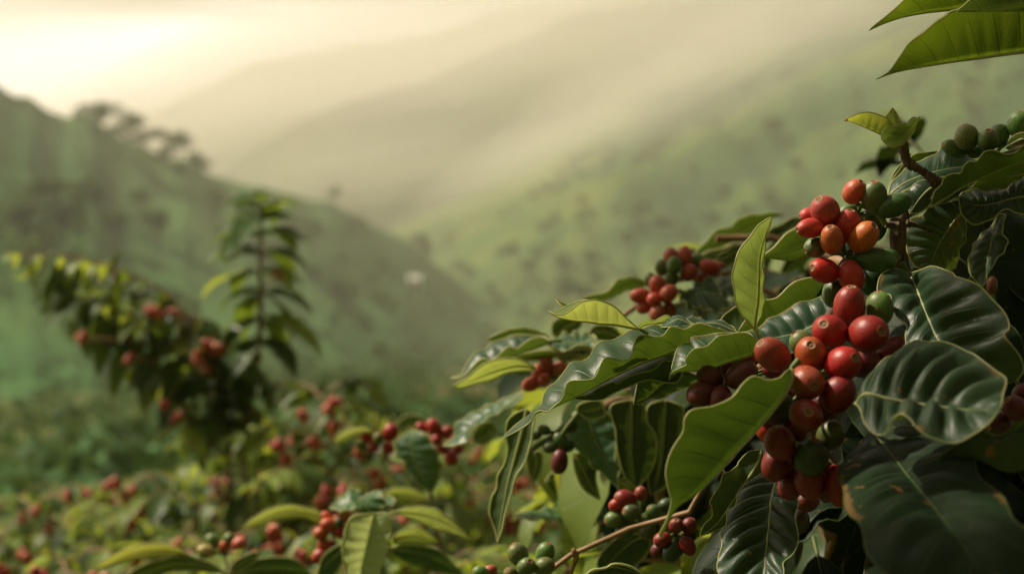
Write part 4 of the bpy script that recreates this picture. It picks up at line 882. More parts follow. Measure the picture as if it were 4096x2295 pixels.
leaf(near, 'H', [(1900, 1290), (1800, 1290), (1700, 1300), (1600, 1310)], [(1850, 1240), (1750, 1240), (1660, 1280)], [(1850, 1340), (1750, 1370), (1660, 1350)], d=.735, see='L', n=30, mat=M_TWIG, bead=.0002, label='dry brown curled leaf')

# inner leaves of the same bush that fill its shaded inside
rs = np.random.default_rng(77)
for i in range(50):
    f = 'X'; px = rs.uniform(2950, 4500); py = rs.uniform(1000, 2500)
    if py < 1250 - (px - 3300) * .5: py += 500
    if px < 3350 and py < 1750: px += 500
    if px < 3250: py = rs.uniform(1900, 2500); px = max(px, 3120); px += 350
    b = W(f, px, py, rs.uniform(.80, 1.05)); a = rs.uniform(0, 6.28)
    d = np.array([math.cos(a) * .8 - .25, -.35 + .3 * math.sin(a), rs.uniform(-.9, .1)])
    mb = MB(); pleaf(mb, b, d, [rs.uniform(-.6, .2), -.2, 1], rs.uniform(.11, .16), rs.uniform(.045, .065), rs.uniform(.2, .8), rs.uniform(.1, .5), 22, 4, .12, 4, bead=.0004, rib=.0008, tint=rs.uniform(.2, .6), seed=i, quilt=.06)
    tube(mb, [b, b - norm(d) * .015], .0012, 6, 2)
    mb.build('leaf', [M_SHADE, M_EDGED, M_GSTEM], near, origin=b)
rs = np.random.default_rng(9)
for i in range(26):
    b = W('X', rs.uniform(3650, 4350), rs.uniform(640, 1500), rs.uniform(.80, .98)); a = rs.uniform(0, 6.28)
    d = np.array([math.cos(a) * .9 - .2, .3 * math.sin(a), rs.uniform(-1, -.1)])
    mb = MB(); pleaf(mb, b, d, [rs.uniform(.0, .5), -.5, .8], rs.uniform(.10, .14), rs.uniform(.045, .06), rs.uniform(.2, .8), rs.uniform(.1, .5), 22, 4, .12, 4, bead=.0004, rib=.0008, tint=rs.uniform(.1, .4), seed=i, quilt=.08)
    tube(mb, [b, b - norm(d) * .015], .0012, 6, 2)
    mb.build('leaf', [M_SHADE, M_EDGED, M_GSTEM], near, origin=b)
for i in range(7):
    x = 3200 + i * 190
    branch(near, 'X', [(x + 500, 1500 + i * 60), (x + 200, 1350 + i * 130), (x, 1500 + i * 120), (x - 150, 1750 + i * 90)], [.004, .003, .002, .001], .93, n=20, mat=M_TWIG)

# ================================================================== branch overhead
over = empty('overhanging_branch', W('H', 3200, -900, .72), 'branch reaching in from above with two large backlit green leaves', 'branch')
branch(over, 'H', [(3200, -900), (2600, -500), (2100, -120), (1900, 20)], [.006, .005, .0035, .002], .74, n=30, name='twig', mat=M_TWIG)
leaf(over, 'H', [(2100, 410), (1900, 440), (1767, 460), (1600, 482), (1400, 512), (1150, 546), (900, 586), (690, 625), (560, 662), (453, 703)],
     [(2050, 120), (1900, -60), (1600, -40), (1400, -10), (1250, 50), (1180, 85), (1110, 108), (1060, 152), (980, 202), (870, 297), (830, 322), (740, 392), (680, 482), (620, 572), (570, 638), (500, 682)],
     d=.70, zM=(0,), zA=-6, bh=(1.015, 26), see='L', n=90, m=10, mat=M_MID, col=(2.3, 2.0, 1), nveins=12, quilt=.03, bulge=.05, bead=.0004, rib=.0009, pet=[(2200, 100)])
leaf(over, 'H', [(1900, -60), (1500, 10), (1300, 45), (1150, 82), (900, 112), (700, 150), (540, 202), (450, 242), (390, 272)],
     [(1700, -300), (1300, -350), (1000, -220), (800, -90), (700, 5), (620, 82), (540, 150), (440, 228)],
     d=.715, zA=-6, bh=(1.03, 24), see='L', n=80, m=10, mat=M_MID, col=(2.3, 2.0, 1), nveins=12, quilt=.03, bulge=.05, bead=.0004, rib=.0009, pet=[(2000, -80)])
leaf(over, 'H', [(2100, -60), (1800, 20), (1600, 60), (1400, 90), (1250, 100), (1160, 108)],
     [(2000, -400), (1600, -300), (1350, -60), (1230, 50)], [(2100, 110), (1800, 105), (1500, 108), (1300, 108)], d=.685, zA=-8, zB=2, see='L', n=60, mat=M_MATURE, tint=.3)

# unseen leaves added above the picture to shade the near bush's lower right
rs = np.random.default_rng(41)
sun = np.array([math.sin(SUN_AZ) * math.cos(SUN_EL), math.cos(SUN_AZ) * math.cos(SUN_EL), math.sin(SUN_EL)])
shade_leaf = []
LIT = [P(3700, 1500, .585), P(3500, 1450, .59), P(3950, 1450, .57), P(3850, 1650, .56), P(3550, 1700, .57), P(3700, 1250, .65), P(3900, 1300, .64), P(3400, 1300, .67), P(3300, 1600, .65), P(3000, 1800, .62), P(3020, 2050, .69), P(3700, 800, .74), P(3350, 950, .71), P(3950, 560, .735), P(3850, 560, .735), P(3560, 480, .72), P(3300, 1250, .67), P(3700, 1100, .73)]  # points the added leaves must not shade
for k in range(70):
    if k < 40: yy = rs.uniform(2020, 2600); q = P(rs.uniform(3550, 4350), yy, .63 - .14 * min(1, (yy - 1750) / 550)); t = rs.uniform(.72, .84)
    else: q = P(rs.uniform(3450, 4300), rs.uniform(1250, 2300), rs.uniform(.82, 1.02)); t = rs.uniform(1.1, 1.3)
    c = q + sun * t
    if 1147.5 - (c[2] - CAMZ) / c[1] / K * 4096 > -250: continue
    if min(np.linalg.norm(np.cross(g_ - c, sun)) for g_ in LIT) < .068: continue
    a = rs.uniform(0, 6.28); d = np.array([math.cos(a), math.sin(a), rs.uniform(-.4, .1)]); b = c - norm(d) * .06
    mb = MB(); pleaf(mb, b, d, sun + rs.normal(0, .25, 3), .12, .06, .2, .15, 16, 3, .1, 4, bead=.0004, rib=.0008, tint=.5, seed=k)
    mb.build('leaf', [M_MATURE, M_EDGE, M_GSTEM], over, origin=b); shade_leaf.append(b)  # added unseen leaf, there to cast shade
shade_leaf = sorted(shade_leaf, key=lambda p: p[0] * 1 + p[1] * .4)
hub = np.array(W('H', 3200, -900, .72)); hub2 = np.mean(shade_leaf, axis=0) + np.array([0.05, 0, .12])
mb = MB(); tube(mb, [hub, (hub + hub2) / 2 + np.array([0, 0, .06]), hub2], [.006, .005, .004], 8, 0, n=20)
for b in shade_leaf: tube(mb, [hub2 + (hub - hub2) * rs.uniform(0, .3), (hub2 + b) / 2 + np.array([0, 0, .03]), b], [.0028, .0022, .0012], 6, 0, n=8)
mb.build('twig', M_TWIG, over)  # twigs added to carry the unseen shading leaves

# bush carried on unseen past the right edge, added to cut fill light
rs = np.random.default_rng(61); fo, st = MB(), MB()
for k in range(34):
    b = np.array([rs.uniform(.75, 1.0), rs.uniform(.35, 1.5), rs.uniform(.8, 2.05)]); e = np.array([rs.uniform(.50, .66) + .25 * (b[1] - .6), b[1] + rs.uniform(-.15, .15), b[2] + rs.uniform(-.15, .1)])
    if b[1] < .55: e[0] = max(e[0], .42)
    dress(fo, st, [b, (b + e) / 2 + np.array([0, 0, .05]), e], .11, rs, .05, droop=.6, tint=(.1, .5), young=0, n=8, wd=.45, stem_r=.004)
o = fo.build('foliage', [M_SHADE, M_EDGE_F, M_YOUNG_F], near); o['kind'] = 'stuff'; st.build('stem', M_BARK, near)  # added unseen foliage and stems, there to cut fill light
for y in (.5, 1.0, 1.4):
    mb = MB(); tube(mb, [[.95, y, .1], [.9, y, 1.2], [.92, y, 2.1]], [.014, .01, .006], 8, n=14); mb.build('stem', M_BARK, near)  # added unseen stems for the foliage that cuts fill light
# ================================================================== second bush, just behind (out of focus)
def gz(p): return float(ground_z(np.array([p[0]]), np.array([p[1]]))[0])
def plant(name, f, x, y, d, label, cat='coffee bush', group=None):
    p = W(f, x, y, d); return empty(name, (p[0], p[1], gz(p)), label, cat, group)
def stem_to_ground(root, f, pts, d, r, mat=None, name='branch'):
    """a branch that starts at the root on the ground"""
    q = pts3(f, pts, d, 0); p0 = np.array(root.location); mid = np.array([p0[0], p0[1], (p0[2] + q[0][2]) / 2 + .1])
    mb = MB(); tube(mb, np.vstack([p0 - [0, 0, .04], mid, q]), r, 8, 0, n=40, rough=.04); return mb.build(name, mat or M_TWIG, root)
sec = plant('coffee_bush', 'O', 2150, 1000, 1.55, 'coffee bush behind the nearest one, its cherries slightly out of focus')
stem_to_ground(sec, 'O', [(2150, 1000), (2000, 780), (1850, 690), (1700, 700), (1600, 760), (1560, 800)], 1.06, [.012, .008, .005, .004, .003, .002])
stem_to_ground(sec, 'O', [(2050, 1150), (1750, 950), (1550, 880), (1400, 880), (1330, 900)], 1.08, [.012, .008, .005, .004, .002])
stem_to_ground(sec, 'O', [(2200, 900), (2150, 700), (1950, 600), (1800, 600)], 1.10, [.012, .008, .005, .003])
PNK = (.60, .16, .10); REDL = (.56, .085, .045)
cluster(sec, 'D', [(1895, 158, 60, 90, 0, 1.05, PNK, 0), (2010, 160, 68, 80, 5, 1.15, PNK, 0), (2050, 300, 66, 60, 5, 1.05, REDL, -4), (2232, 255, 62, 170, 10, 1.4, REDL, -4), (2165, 348, 46, 0, 5, 1.1, REDL, 4), (2320, 235, 28, 0, 0, 1.3, ORG, 6),
                   (1820, 258, 58, 100, 5, 1.05, GRL, 4), (1925, 240, 64, 80, 5, 1.1, GRL, -8), (2115, 205, 58, 60, 5, 1.1, GRL, 6), (1900, 352, 60, 80, 5, 1.0, GRL, -2)], (2020, 300, 30), 1.0)
cluster(sec, 'D', [(1780, 405, 68, 100, 0, 1.1, REDL, 0), (1635, 500, 62, 180, 5, 1.3, REDL, 0), (1752, 530, 56, 200, 5, 1.05, REDL, -6), (1875, 482, 68, 40, 5, 1.15, REDL, -6), (1665, 600, 54, 200, 5, 1.05, REDL, 0), (1885, 612, 54, -60, 5, 1.0, REDL, 0), (1778, 645, 62, 240, 5, 1.05, PNK, -6), (1722, 365, 52, 100, 5, 1.1, GRL, 4)], (1790, 520, 30), .98)
cluster(sec, 'D', [(825, 1088, 58, 90, 5, 1.08, REDL, 0), (940, 1122, 56, 20, 5, 1.2, PNK, 2), (765, 1180, 46, 180, 5, 1.15, REDL, 0), (812, 1215, 52, 230, 5, 1.05, REDL, -4), (698, 1258, 60, 200, 5, 1.2, REDL, 0), (762, 1122, 36, 150, 5, 1.1, ORG, 4), (880, 1180, 46, 0, 5, 1.1, GRL, 6)], (850, 1180, 25), 1.0)
def sleaf(root, f, M, A, B, d, mat=M_MATURE, see='U', **k):
    k.setdefault('n', 36); k.setdefault('m', 5); k.setdefault('bead', .0007); k.setdefault('rib', .0009)
    return leaf(root, f, M, A, B, d=d, mat=mat, see=see, **k)
# left tip of the second bush
sleaf(sec, 'D', [(860, 880), (760, 880), (640, 850), (500, 860), (400, 880), (318, 872)], [(820, 835), (720, 792), (620, 775), (500, 792), (400, 830)], [(820, 900), (700, 890), (560, 850), (480, 880), (380, 895)], 1.02, M_MID, 'L', zA=-5, zB=8, wave=.05)
sleaf(sec, 'D', [(860, 890), (720, 950), (560, 1000), (400, 1060), (250, 1110), (120, 1180), (5, 1205)], [(780, 862), (700, 872), (630, 915), (570, 958), (500, 940), (440, 990), (370, 1050), (280, 1040), (220, 1082), (150, 1160), (80, 1200)], [(800, 850), (680, 840), (560, 835), (470, 868), (380, 895), (350, 905), (305, 955), (232, 978), (160, 1060), (100, 1165)], .97, M_MATURE, 'L', zA=-14, zB=16, n=60, col=(1.5, 1.6, 1.7), pet=[(960, 880)])
sleaf(sec, 'D', [(960, 1000), (800, 1010), (650, 1030), (500, 1045), (430, 1060)], [(850, 970), (700, 985), (560, 1015)], [(850, 1040), (700, 1050), (560, 1050)], 1.0, M_MID, 'L', zA=-5)
sleaf(sec, 'D', [(745, 1122), (600, 1100), (450, 1130), (300, 1180), (150, 1240), (28, 1272)], [(690, 1090), (600, 1045), (450, 1038), (330, 1068), (240, 1120), (150, 1200), (90, 1235)], [(700, 1140), (600, 1145), (480, 1162), (350, 1222), (200, 1255), (90, 1288)], .94, M_YOUNG, 'L', zA=-8, zB=6, col=(.95, 1, .9), label='yellow-green drooping leaf')
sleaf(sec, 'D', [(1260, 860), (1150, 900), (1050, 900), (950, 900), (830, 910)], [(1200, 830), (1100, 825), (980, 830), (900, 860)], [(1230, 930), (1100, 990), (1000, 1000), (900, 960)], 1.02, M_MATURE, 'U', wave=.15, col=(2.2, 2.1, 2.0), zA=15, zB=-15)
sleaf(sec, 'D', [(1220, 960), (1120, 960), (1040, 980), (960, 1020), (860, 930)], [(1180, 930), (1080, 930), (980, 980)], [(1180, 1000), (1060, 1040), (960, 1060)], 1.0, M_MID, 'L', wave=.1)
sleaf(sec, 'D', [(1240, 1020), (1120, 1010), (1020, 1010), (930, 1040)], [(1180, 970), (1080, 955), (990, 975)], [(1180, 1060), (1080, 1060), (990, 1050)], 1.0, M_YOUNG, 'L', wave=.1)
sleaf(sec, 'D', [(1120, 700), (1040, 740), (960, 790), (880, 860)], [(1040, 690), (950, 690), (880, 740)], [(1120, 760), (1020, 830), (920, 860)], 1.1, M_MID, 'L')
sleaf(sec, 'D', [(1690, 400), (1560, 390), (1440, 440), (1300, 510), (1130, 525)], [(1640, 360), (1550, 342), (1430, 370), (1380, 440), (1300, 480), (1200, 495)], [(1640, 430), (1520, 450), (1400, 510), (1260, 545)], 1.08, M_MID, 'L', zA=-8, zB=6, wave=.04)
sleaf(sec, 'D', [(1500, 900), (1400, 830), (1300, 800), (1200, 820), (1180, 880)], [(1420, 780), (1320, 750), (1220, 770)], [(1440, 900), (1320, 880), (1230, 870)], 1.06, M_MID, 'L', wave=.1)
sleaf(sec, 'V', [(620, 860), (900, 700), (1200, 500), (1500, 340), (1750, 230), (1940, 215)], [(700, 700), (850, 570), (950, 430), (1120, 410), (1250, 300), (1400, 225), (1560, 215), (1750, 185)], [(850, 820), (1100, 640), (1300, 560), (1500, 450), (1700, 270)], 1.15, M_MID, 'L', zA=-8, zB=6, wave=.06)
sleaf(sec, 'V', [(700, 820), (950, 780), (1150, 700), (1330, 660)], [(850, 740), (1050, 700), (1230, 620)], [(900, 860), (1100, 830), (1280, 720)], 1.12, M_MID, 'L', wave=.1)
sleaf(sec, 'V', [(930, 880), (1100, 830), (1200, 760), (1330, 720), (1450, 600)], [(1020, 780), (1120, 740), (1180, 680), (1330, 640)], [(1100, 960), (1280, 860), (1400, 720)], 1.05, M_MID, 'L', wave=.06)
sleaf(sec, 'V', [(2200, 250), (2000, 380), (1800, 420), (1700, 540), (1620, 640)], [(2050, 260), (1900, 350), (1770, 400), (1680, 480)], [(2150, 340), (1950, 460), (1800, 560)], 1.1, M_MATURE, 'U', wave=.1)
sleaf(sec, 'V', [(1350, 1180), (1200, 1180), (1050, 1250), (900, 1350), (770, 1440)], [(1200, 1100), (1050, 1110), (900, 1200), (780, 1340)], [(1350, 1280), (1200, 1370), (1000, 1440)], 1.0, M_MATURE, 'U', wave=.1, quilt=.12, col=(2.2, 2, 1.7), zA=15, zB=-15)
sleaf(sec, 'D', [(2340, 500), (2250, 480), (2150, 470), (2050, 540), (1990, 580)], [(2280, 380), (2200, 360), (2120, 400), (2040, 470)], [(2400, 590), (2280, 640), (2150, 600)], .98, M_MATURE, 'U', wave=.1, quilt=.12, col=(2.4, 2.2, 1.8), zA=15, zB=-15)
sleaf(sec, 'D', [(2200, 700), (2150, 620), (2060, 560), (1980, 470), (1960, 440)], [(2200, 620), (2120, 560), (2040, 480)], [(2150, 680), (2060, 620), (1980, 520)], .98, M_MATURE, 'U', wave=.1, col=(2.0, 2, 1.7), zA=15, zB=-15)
rs = np.random.default_rng(5); fo, st = MB(), MB()
for k, (pp, dd) in enumerate([([(2300, 760), (2000, 700), (1800, 640)], 1.25), ([(2400, 820), (2000, 800), (1750, 760)], 1.2), ([(2300, 900), (1900, 850), (1600, 840)], 1.2), ([(2500, 700), (2200, 620), (2000, 600)], 1.3), ([(2600, 620), (2350, 430), (2300, 360)], 1.3),
                          ([(2400, 1000), (2100, 980), (1850, 1000)], 1.15), ([(2100, 1100), (1800, 1050), (1600, 1000)], 1.2), ([(2000, 1200), (1700, 1150), (1450, 980), (1350, 940)], 1.25), ([(2200, 1300), (1900, 1200), (1700, 1150)], 1.15), ([(2500, 1250), (2200, 1200), (2000, 1250)], 1.2), ([(2600, 900), (2400, 850), (2250, 800)], 1.1), ([(2700, 1100), (2450, 1050), (2300, 1000)], 1.15), ([(2700, 1350), (2400, 1350), (2200, 1400)], 1.1), ([(1900, 1350), (1700, 1300), (1550, 1250)], 1.3), ([(1650, 1000), (1560, 1050), (1500, 1150)], 1.15)] + [([(q + 170, y_ - 60), (q + 60, y_ - 40), (q - 60, y_ + 20)], 1.12 + .12 * ((i_ * 5) % 3)) for i_, (q, y_) in enumerate([(1560, 1120), (1680, 1160), (1620, 1260), (1750, 1080), (1820, 1200), (1900, 1080), (1960, 1320), (2060, 1180), (2050, 1420), (1850, 1400), (2200, 1250), (2250, 1400), (2380, 1200), (2400, 1420), (2150, 1060), (1990, 1000), (1700, 1420), (2300, 1080)])]):
    join(st, pts3('O', pp, dd, 0)[0], sec); dress(fo, st, pts3('O', pp, dd, 0), .12, rs, .042, droop=.6, tint=(.1, .6), young=0, n=9, wd=.42)
o = fo.build('foliage', [M_SHADE, M_EDGED, M_YOUNG_F], sec); o['kind'] = 'stuff'; st.build('stem', M_TWIG, sec)

# ================================================================== low bush under it: green berries on a brown twig
low = plant('coffee_bush', 'O', 1900, 1500, 1.1, 'shaded coffee bush with round green berries on a brown twig at the bottom')
stem_to_ground(low, 'E', [(2500, 900), (2000, 960), (1640, 1010), (1440, 1102), (1250, 1185), (1080, 1255), (960, 1310), (880, 1352), (700, 1460), (600, 1600)], .84, [.008, .004, .0024, .0019, .0018, .0024, .0019, .0019, .0017, .0015])
branch(low, 'E', [(1085, 1265), (1075, 1330), (1050, 1400), (1020, 1500)], [.0018, .0013, .0012, .0012], .84, M_TWIG, n=16)
branch(low, 'E', [(1075, 1260), (1062, 1235), (1055, 1218)], [.0016, .0017, .001], .835, M_TWIG, n=8)
cluster(low, 'E', [(585, 1267, 84, 120, 10, 1.04, GRL, 0), (818, 1255, 76, 70, 10, 1.08, GRL, 6), (652, 1376, 74, 60, 40, 1.05, GRL, -6), (808, 1372, 78, 20, 25, 1.05, GRL, -2), (525, 1448, 60, 120, 30, 1.15, (.24, .2, .06), 0), (330, 1420, 55, 30, 10, 1.3, (.42, .10, .05), 0), (265, 1430, 60, 150, 10, 1.1, GRL, -4)], (740, 1400, 20), .82)
cluster(low, 'E', [(1435, 842, 56, 200, 5, 1.2, RED, 0), (1508, 802, 80, 150, 5, 1.1, (.24, .02, .015), 0), (1640, 748, 54, 100, 5, 1.05, (.34, .05, .03), 6), (1415, 965, 72, 190, 10, 1.1, GRL, 0), (1560, 905, 70, 170, 25, 1.05, GRN, -4), (1750, 905, 60, 140, 25, 1.05, GRN, -4), (1500, 1062, 74, 230, 20, 1.02, GRN, 0), (1692, 1060, 70, 240, 30, 1.04, GRN, -6), (1850, 850, 60, 30, 10, 1.05, DGR, 8)], (1620, 960, 20), .86)
cluster(low, 'E', [(1940, 1022, 60, 90, 40, 1.02, (.22, .03, .02), 0), (2050, 1022, 62, 60, 10, 1.05, (.20, .014, .012), 4), (1822, 1140, 64, 200, 10, 1.08, (.26, .02, .014), 0), (2040, 1192, 62, -60, 10, 1.3, (.22, .014, .012), 0), (1900, 1250, 72, 250, 10, 1.05, DGR, 0), (1790, 1230, 60, 230, 5, 1.1, (.10, .010, .008), 6)], (1940, 1110, 20), .80)
cluster(low, 'E', [(940, 472, 70, -95, 5, 1.36, (.13, .022, .018), 0), (945, 292, 62, 120, 5, 1.1, GRN, 4), (862, 345, 50, 200, 5, 1.2, GRN, 4), (1010, 340, 50, 20, 5, 1.1, DGR, 8), (810, 200, 42, 160, 5, 1.2, GRN, 10), (740, 250, 34, 200, 5, 1.3, GRN, 10), (1040, 160, 50, 100, 5, 1.1, DGR, 8)], (960, 240, 12), .92, stem=[(1100, 60), (1000, 180), (960, 240)])
branch(low, 'E', [(1100, 60), (950, 200), (850, 280), (740, 340), (640, 440), (560, 540)], [.003, .0026, .002, .002, .0016, .001], .93, M_GSTEM, n=20)
stem_to_ground(low, 'E', [(1700, 300), (1400, 50), (1100, 60)], 1.0, [.010, .006, .004])
sleaf(low, 'E', [(660, 20), (620, 200), (580, 350), (540, 500), (500, 650), (470, 800), (440, 950), (425, 1060), (407, 1165)], [(560, 60), (495, 130), (480, 250), (500, 350), (465, 500), (408, 600), (400, 700), (360, 780), (338, 900), (370, 1000), (395, 1080)], [(720, 80), (710, 200), (690, 330), (640, 480), (560, 620), (520, 780), (482, 900), (450, 1050)], .88, M_MATURE, 'L', zA=6, zB=-6, n=60, wave=.03, col=(1.2, 1.3, 1))
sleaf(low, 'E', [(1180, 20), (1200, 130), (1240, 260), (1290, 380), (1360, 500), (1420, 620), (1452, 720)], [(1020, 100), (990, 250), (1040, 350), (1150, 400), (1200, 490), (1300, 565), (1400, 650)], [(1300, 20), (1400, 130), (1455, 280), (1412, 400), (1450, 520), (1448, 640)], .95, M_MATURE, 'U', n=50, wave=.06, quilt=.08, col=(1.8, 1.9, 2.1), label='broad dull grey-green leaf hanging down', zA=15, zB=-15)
sleaf(low, 'E', [(1560, -60), (1560, 200), (1560, 400), (1580, 560), (1610, 700)], [(1380, 0), (1420, 200), (1440, 400), (1500, 600)], [(1660, -20), (1692, 130), (1762, 250), (1772, 400), (1720, 560)], .93, M_MATURE, 'U', n=50, wave=.04, tint=.2)
sleaf(low, 'E', [(1850, -60), (1840, 200), (1820, 450), (1780, 650), (1720, 760)], [(1700, 0), (1700, 200), (1720, 420), (1700, 600)], [(2000, 20), (2000, 240), (1950, 480), (1880, 660)], .96, M_MATURE, 'U', n=50, tint=.15)
sleaf(low, 'E', [(1060, 400), (1120, 500), (1170, 600), (1230, 700), (1290, 800)], [(1060, 480), (1090, 600), (1160, 720)], [(1150, 410), (1250, 500), (1250, 620), (1270, 720)], .98, M_MATURE, 'L', tint=.3)
sleaf(low, 'E', [(720, 380), (740, 470), (720, 560), (725, 650)], [(660, 420), (665, 520), (690, 600)], [(780, 400), (790, 500), (760, 600)], 1.0, M_MATURE, 'L')
sleaf(low, 'E', [(1160, 1450), (1280, 1400), (1400, 1375), (1520, 1400), (1660, 1450)], [(1230, 1400), (1330, 1390), (1400, 1352), (1500, 1358), (1590, 1395)], [(1280, 1470), (1420, 1480), (1560, 1480)], .80, M_MATURE, 'U', wave=.04)
sleaf(low, 'E', [(1700, 1100), (1580, 1150), (1480, 1230), (1380, 1330), (1300, 1420)], [(1600, 1090), (1450, 1120), (1320, 1230), (1260, 1340)], [(1720, 1200), (1640, 1320), (1480, 1430)], .95, M_MATURE, 'U', tint=.4)
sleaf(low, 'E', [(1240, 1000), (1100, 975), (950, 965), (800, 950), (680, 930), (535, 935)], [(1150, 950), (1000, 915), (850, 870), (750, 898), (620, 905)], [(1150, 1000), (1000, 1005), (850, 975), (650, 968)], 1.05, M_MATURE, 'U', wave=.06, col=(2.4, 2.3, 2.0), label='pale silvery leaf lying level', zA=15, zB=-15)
sleaf(low, 'E', [(1250, 500), (1290, 600), (1320, 700), (1330, 780)], [(1240, 580), (1260, 680), (1290, 760)], [(1330, 540), (1370, 640), (1360, 740)], 1.1, M_YOUNG, 'L')
sleaf(low, 'E', [(1600, 700), (1540, 660), (1480, 640), (1440, 650)], [(1540, 640), (1490, 612)], [(1540, 720), (1480, 700)], .95, M_YOUNG, 'L')
sleaf(low, 'E', [(820, 640), (900, 620), (960, 680), (1000, 760), (1030, 860)], [(880, 570), (980, 600), (1040, 700), (1060, 780)], [(850, 700), (900, 760), (960, 860)], 1.1, M_MID, 'L')
sleaf(low, 'D', [(1290, 1400), (1320, 1440), (1250, 1480), (1100, 1500)], [(1200, 1400), (1100, 1440)], [(1330, 1520), (1200, 1560)], .93, M_MATURE, 'U', col=(1.7, 1.7, 1.7))
rs = np.random.default_rng(15); fo, st = MB(), MB()
for k, (pp, dd) in enumerate([([(1750, 1100), (1600, 1050), (1480, 1120)], 1.05), ([(1900, 1300), (1700, 1230), (1500, 1220), (1380, 1260)], 1.15), ([(2000, 1450), (1750, 1420), (1550, 1400)], 1.0), ([(1650, 1000), (1500, 970), (1380, 1010)], 1.15), ([(1700, 1150), (1450, 1080), (1300, 1100)], 1.3), ([(1800, 1500), (1600, 1450), (1420, 1430)], 1.15), ([(2100, 1350), (1950, 1300), (1800, 1350)], .95)]):
    join(st, pts3('O', pp, dd, 0)[0], low); dress(fo, st, pts3('O', pp, dd, 0), .10, rs, .05, droop=.7, tint=(.2, .9), young=1, n=9, wd=.42)
o = fo.build('foliage', [M_MATURE_F, M_EDGE_F, M_YOUNG_F], low); o['kind'] = 'stuff'; st.build('stem', M_TWIG, low)

# ================================================================== thin branch with red cherries in the middle
mid = plant('coffee_bush', 'O', 1250, 1230, 1.5, 'slender coffee bush with two knots of bright red cherries, in the middle')
stem_to_ground(mid, 'I', [(1000, 900), (900, 600), (980, 420), (1050, 380), (1000, 260)], 1.28, [.008, .005, .003, .002, .0015])
stem_to_ground(mid, 'I', [(900, 900), (700, 600), (560, 400), (540, 300), (530, 250)], 1.28, [.008, .005, .003, .002, .0012])
cluster(mid, 'I', [(645, 268, 62, 60, 5, 1.1, RED, 0), (458, 300, 48, 170, 5, 1.12, RED, 4), (505, 385, 46, 220, 5, 1.02, RED, -2), (630, 397, 46, -60, 5, 1.0, RED, -4), (545, 318, 44, 90, 30, 1.05, GRL, -8)], (555, 350, 20), 1.26)
cluster(mid, 'I', [(912, 226, 40, 150, 5, 1.25, RED, 4), (1012, 232, 58, 120, 5, 1.3, RED, 0), (1110, 262, 48, 20, 5, 1.12, RED, 0), (1035, 322, 44, 200, 25, 1.1, RED, -4)], (1030, 290, 20), 1.26)
cluster(mid, 'I', [(1080, 402, 42, 150, 5, 1.02, RED, 0), (1212, 406, 40, 30, 5, 1.12, RED, 4), (1150, 482, 54, -80, 10, 1.04, RED, -4)], (1140, 400, 12), 1.26)
sleaf(mid, 'I', [(520, 272), (430, 260), (340, 275), (250, 310), (168, 352)], [(470, 235), (420, 224), (340, 232), (250, 270), (200, 310)], [(480, 290), (420, 285), (330, 315), (250, 345)], 1.26, M_YOUNG, 'L', zA=-4, label='narrow yellow leaf arching left')
sleaf(mid, 'I', [(540, 262), (525, 210), (515, 160), (520, 112)], [(500, 220), (480, 170), (482, 132)], [(556, 210), (560, 160), (545, 125)], 1.26, M_YOUNG, 'L')
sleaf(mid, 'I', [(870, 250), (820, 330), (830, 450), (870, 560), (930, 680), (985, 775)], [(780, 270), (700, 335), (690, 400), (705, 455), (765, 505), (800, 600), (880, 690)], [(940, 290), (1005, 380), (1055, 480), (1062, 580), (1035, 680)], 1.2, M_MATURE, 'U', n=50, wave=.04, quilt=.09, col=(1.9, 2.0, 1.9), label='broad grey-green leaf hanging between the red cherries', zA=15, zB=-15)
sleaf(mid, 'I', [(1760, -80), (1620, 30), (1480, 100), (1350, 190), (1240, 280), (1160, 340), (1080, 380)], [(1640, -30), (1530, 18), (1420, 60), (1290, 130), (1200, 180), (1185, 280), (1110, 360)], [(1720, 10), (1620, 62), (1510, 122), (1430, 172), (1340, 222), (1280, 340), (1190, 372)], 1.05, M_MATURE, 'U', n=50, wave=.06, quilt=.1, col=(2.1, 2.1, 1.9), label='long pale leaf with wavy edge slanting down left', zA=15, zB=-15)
sleaf(mid, 'I', [(1330, 350), (1400, 320), (1480, 250), (1500, 180)], [(1330, 270), (1390, 200), (1450, 180)], [(1430, 360), (1490, 300), (1520, 230)], 1.2, M_MID, 'L')
sleaf(mid, 'I', [(660, 280), (740, 190), (840, 160), (930, 190)], [(740, 150), (840, 120), (920, 150)], [(720, 230), (830, 210), (910, 220)], 1.5, M_MID, 'L')
sleaf(mid, 'I', [(420, 330), (400, 380), (420, 430)], [(370, 350), (370, 400)], [(450, 350), (460, 410)], 1.28, M_MATURE, 'U')

# ================================================================== low bush at the bottom, left of centre
bot = plant('coffee_bush', 'O', 940, 1500, 1.25, 'coffee bush with big pale yellow-green leaves in the bottom centre')
stem_to_ground(bot, 'I', [(450, 1500), (480, 1200), (520, 980), (560, 800), (580, 760)], 1.12, [.008, .006, .004, .003, .0015])
stem_to_ground(bot, 'I', [(450, 1600), (300, 1350), (150, 1150), (120, 1000), (100, 940)], 1.16, [.007, .005, .003, .002, .001])
sleaf(bot, 'I', [(520, 935), (500, 1010), (480, 1100), (450, 1230), (420, 1350), (400, 1460), (380, 1620)], [(400, 950), (320, 975), (285, 1040), (258, 1150), (250, 1290), (285, 1440), (330, 1580)], [(600, 940), (645, 960), (662, 1060), (628, 1150), (642, 1210), (600, 1300), (555, 1440), (470, 1590)], 1.0, M_YOUNG, 'U', n=50, wave=.05, quilt=.08, zA=-6, zB=-6, col=(1.1, 1.15, 1.9), label='large pale green leaf hanging straight down')
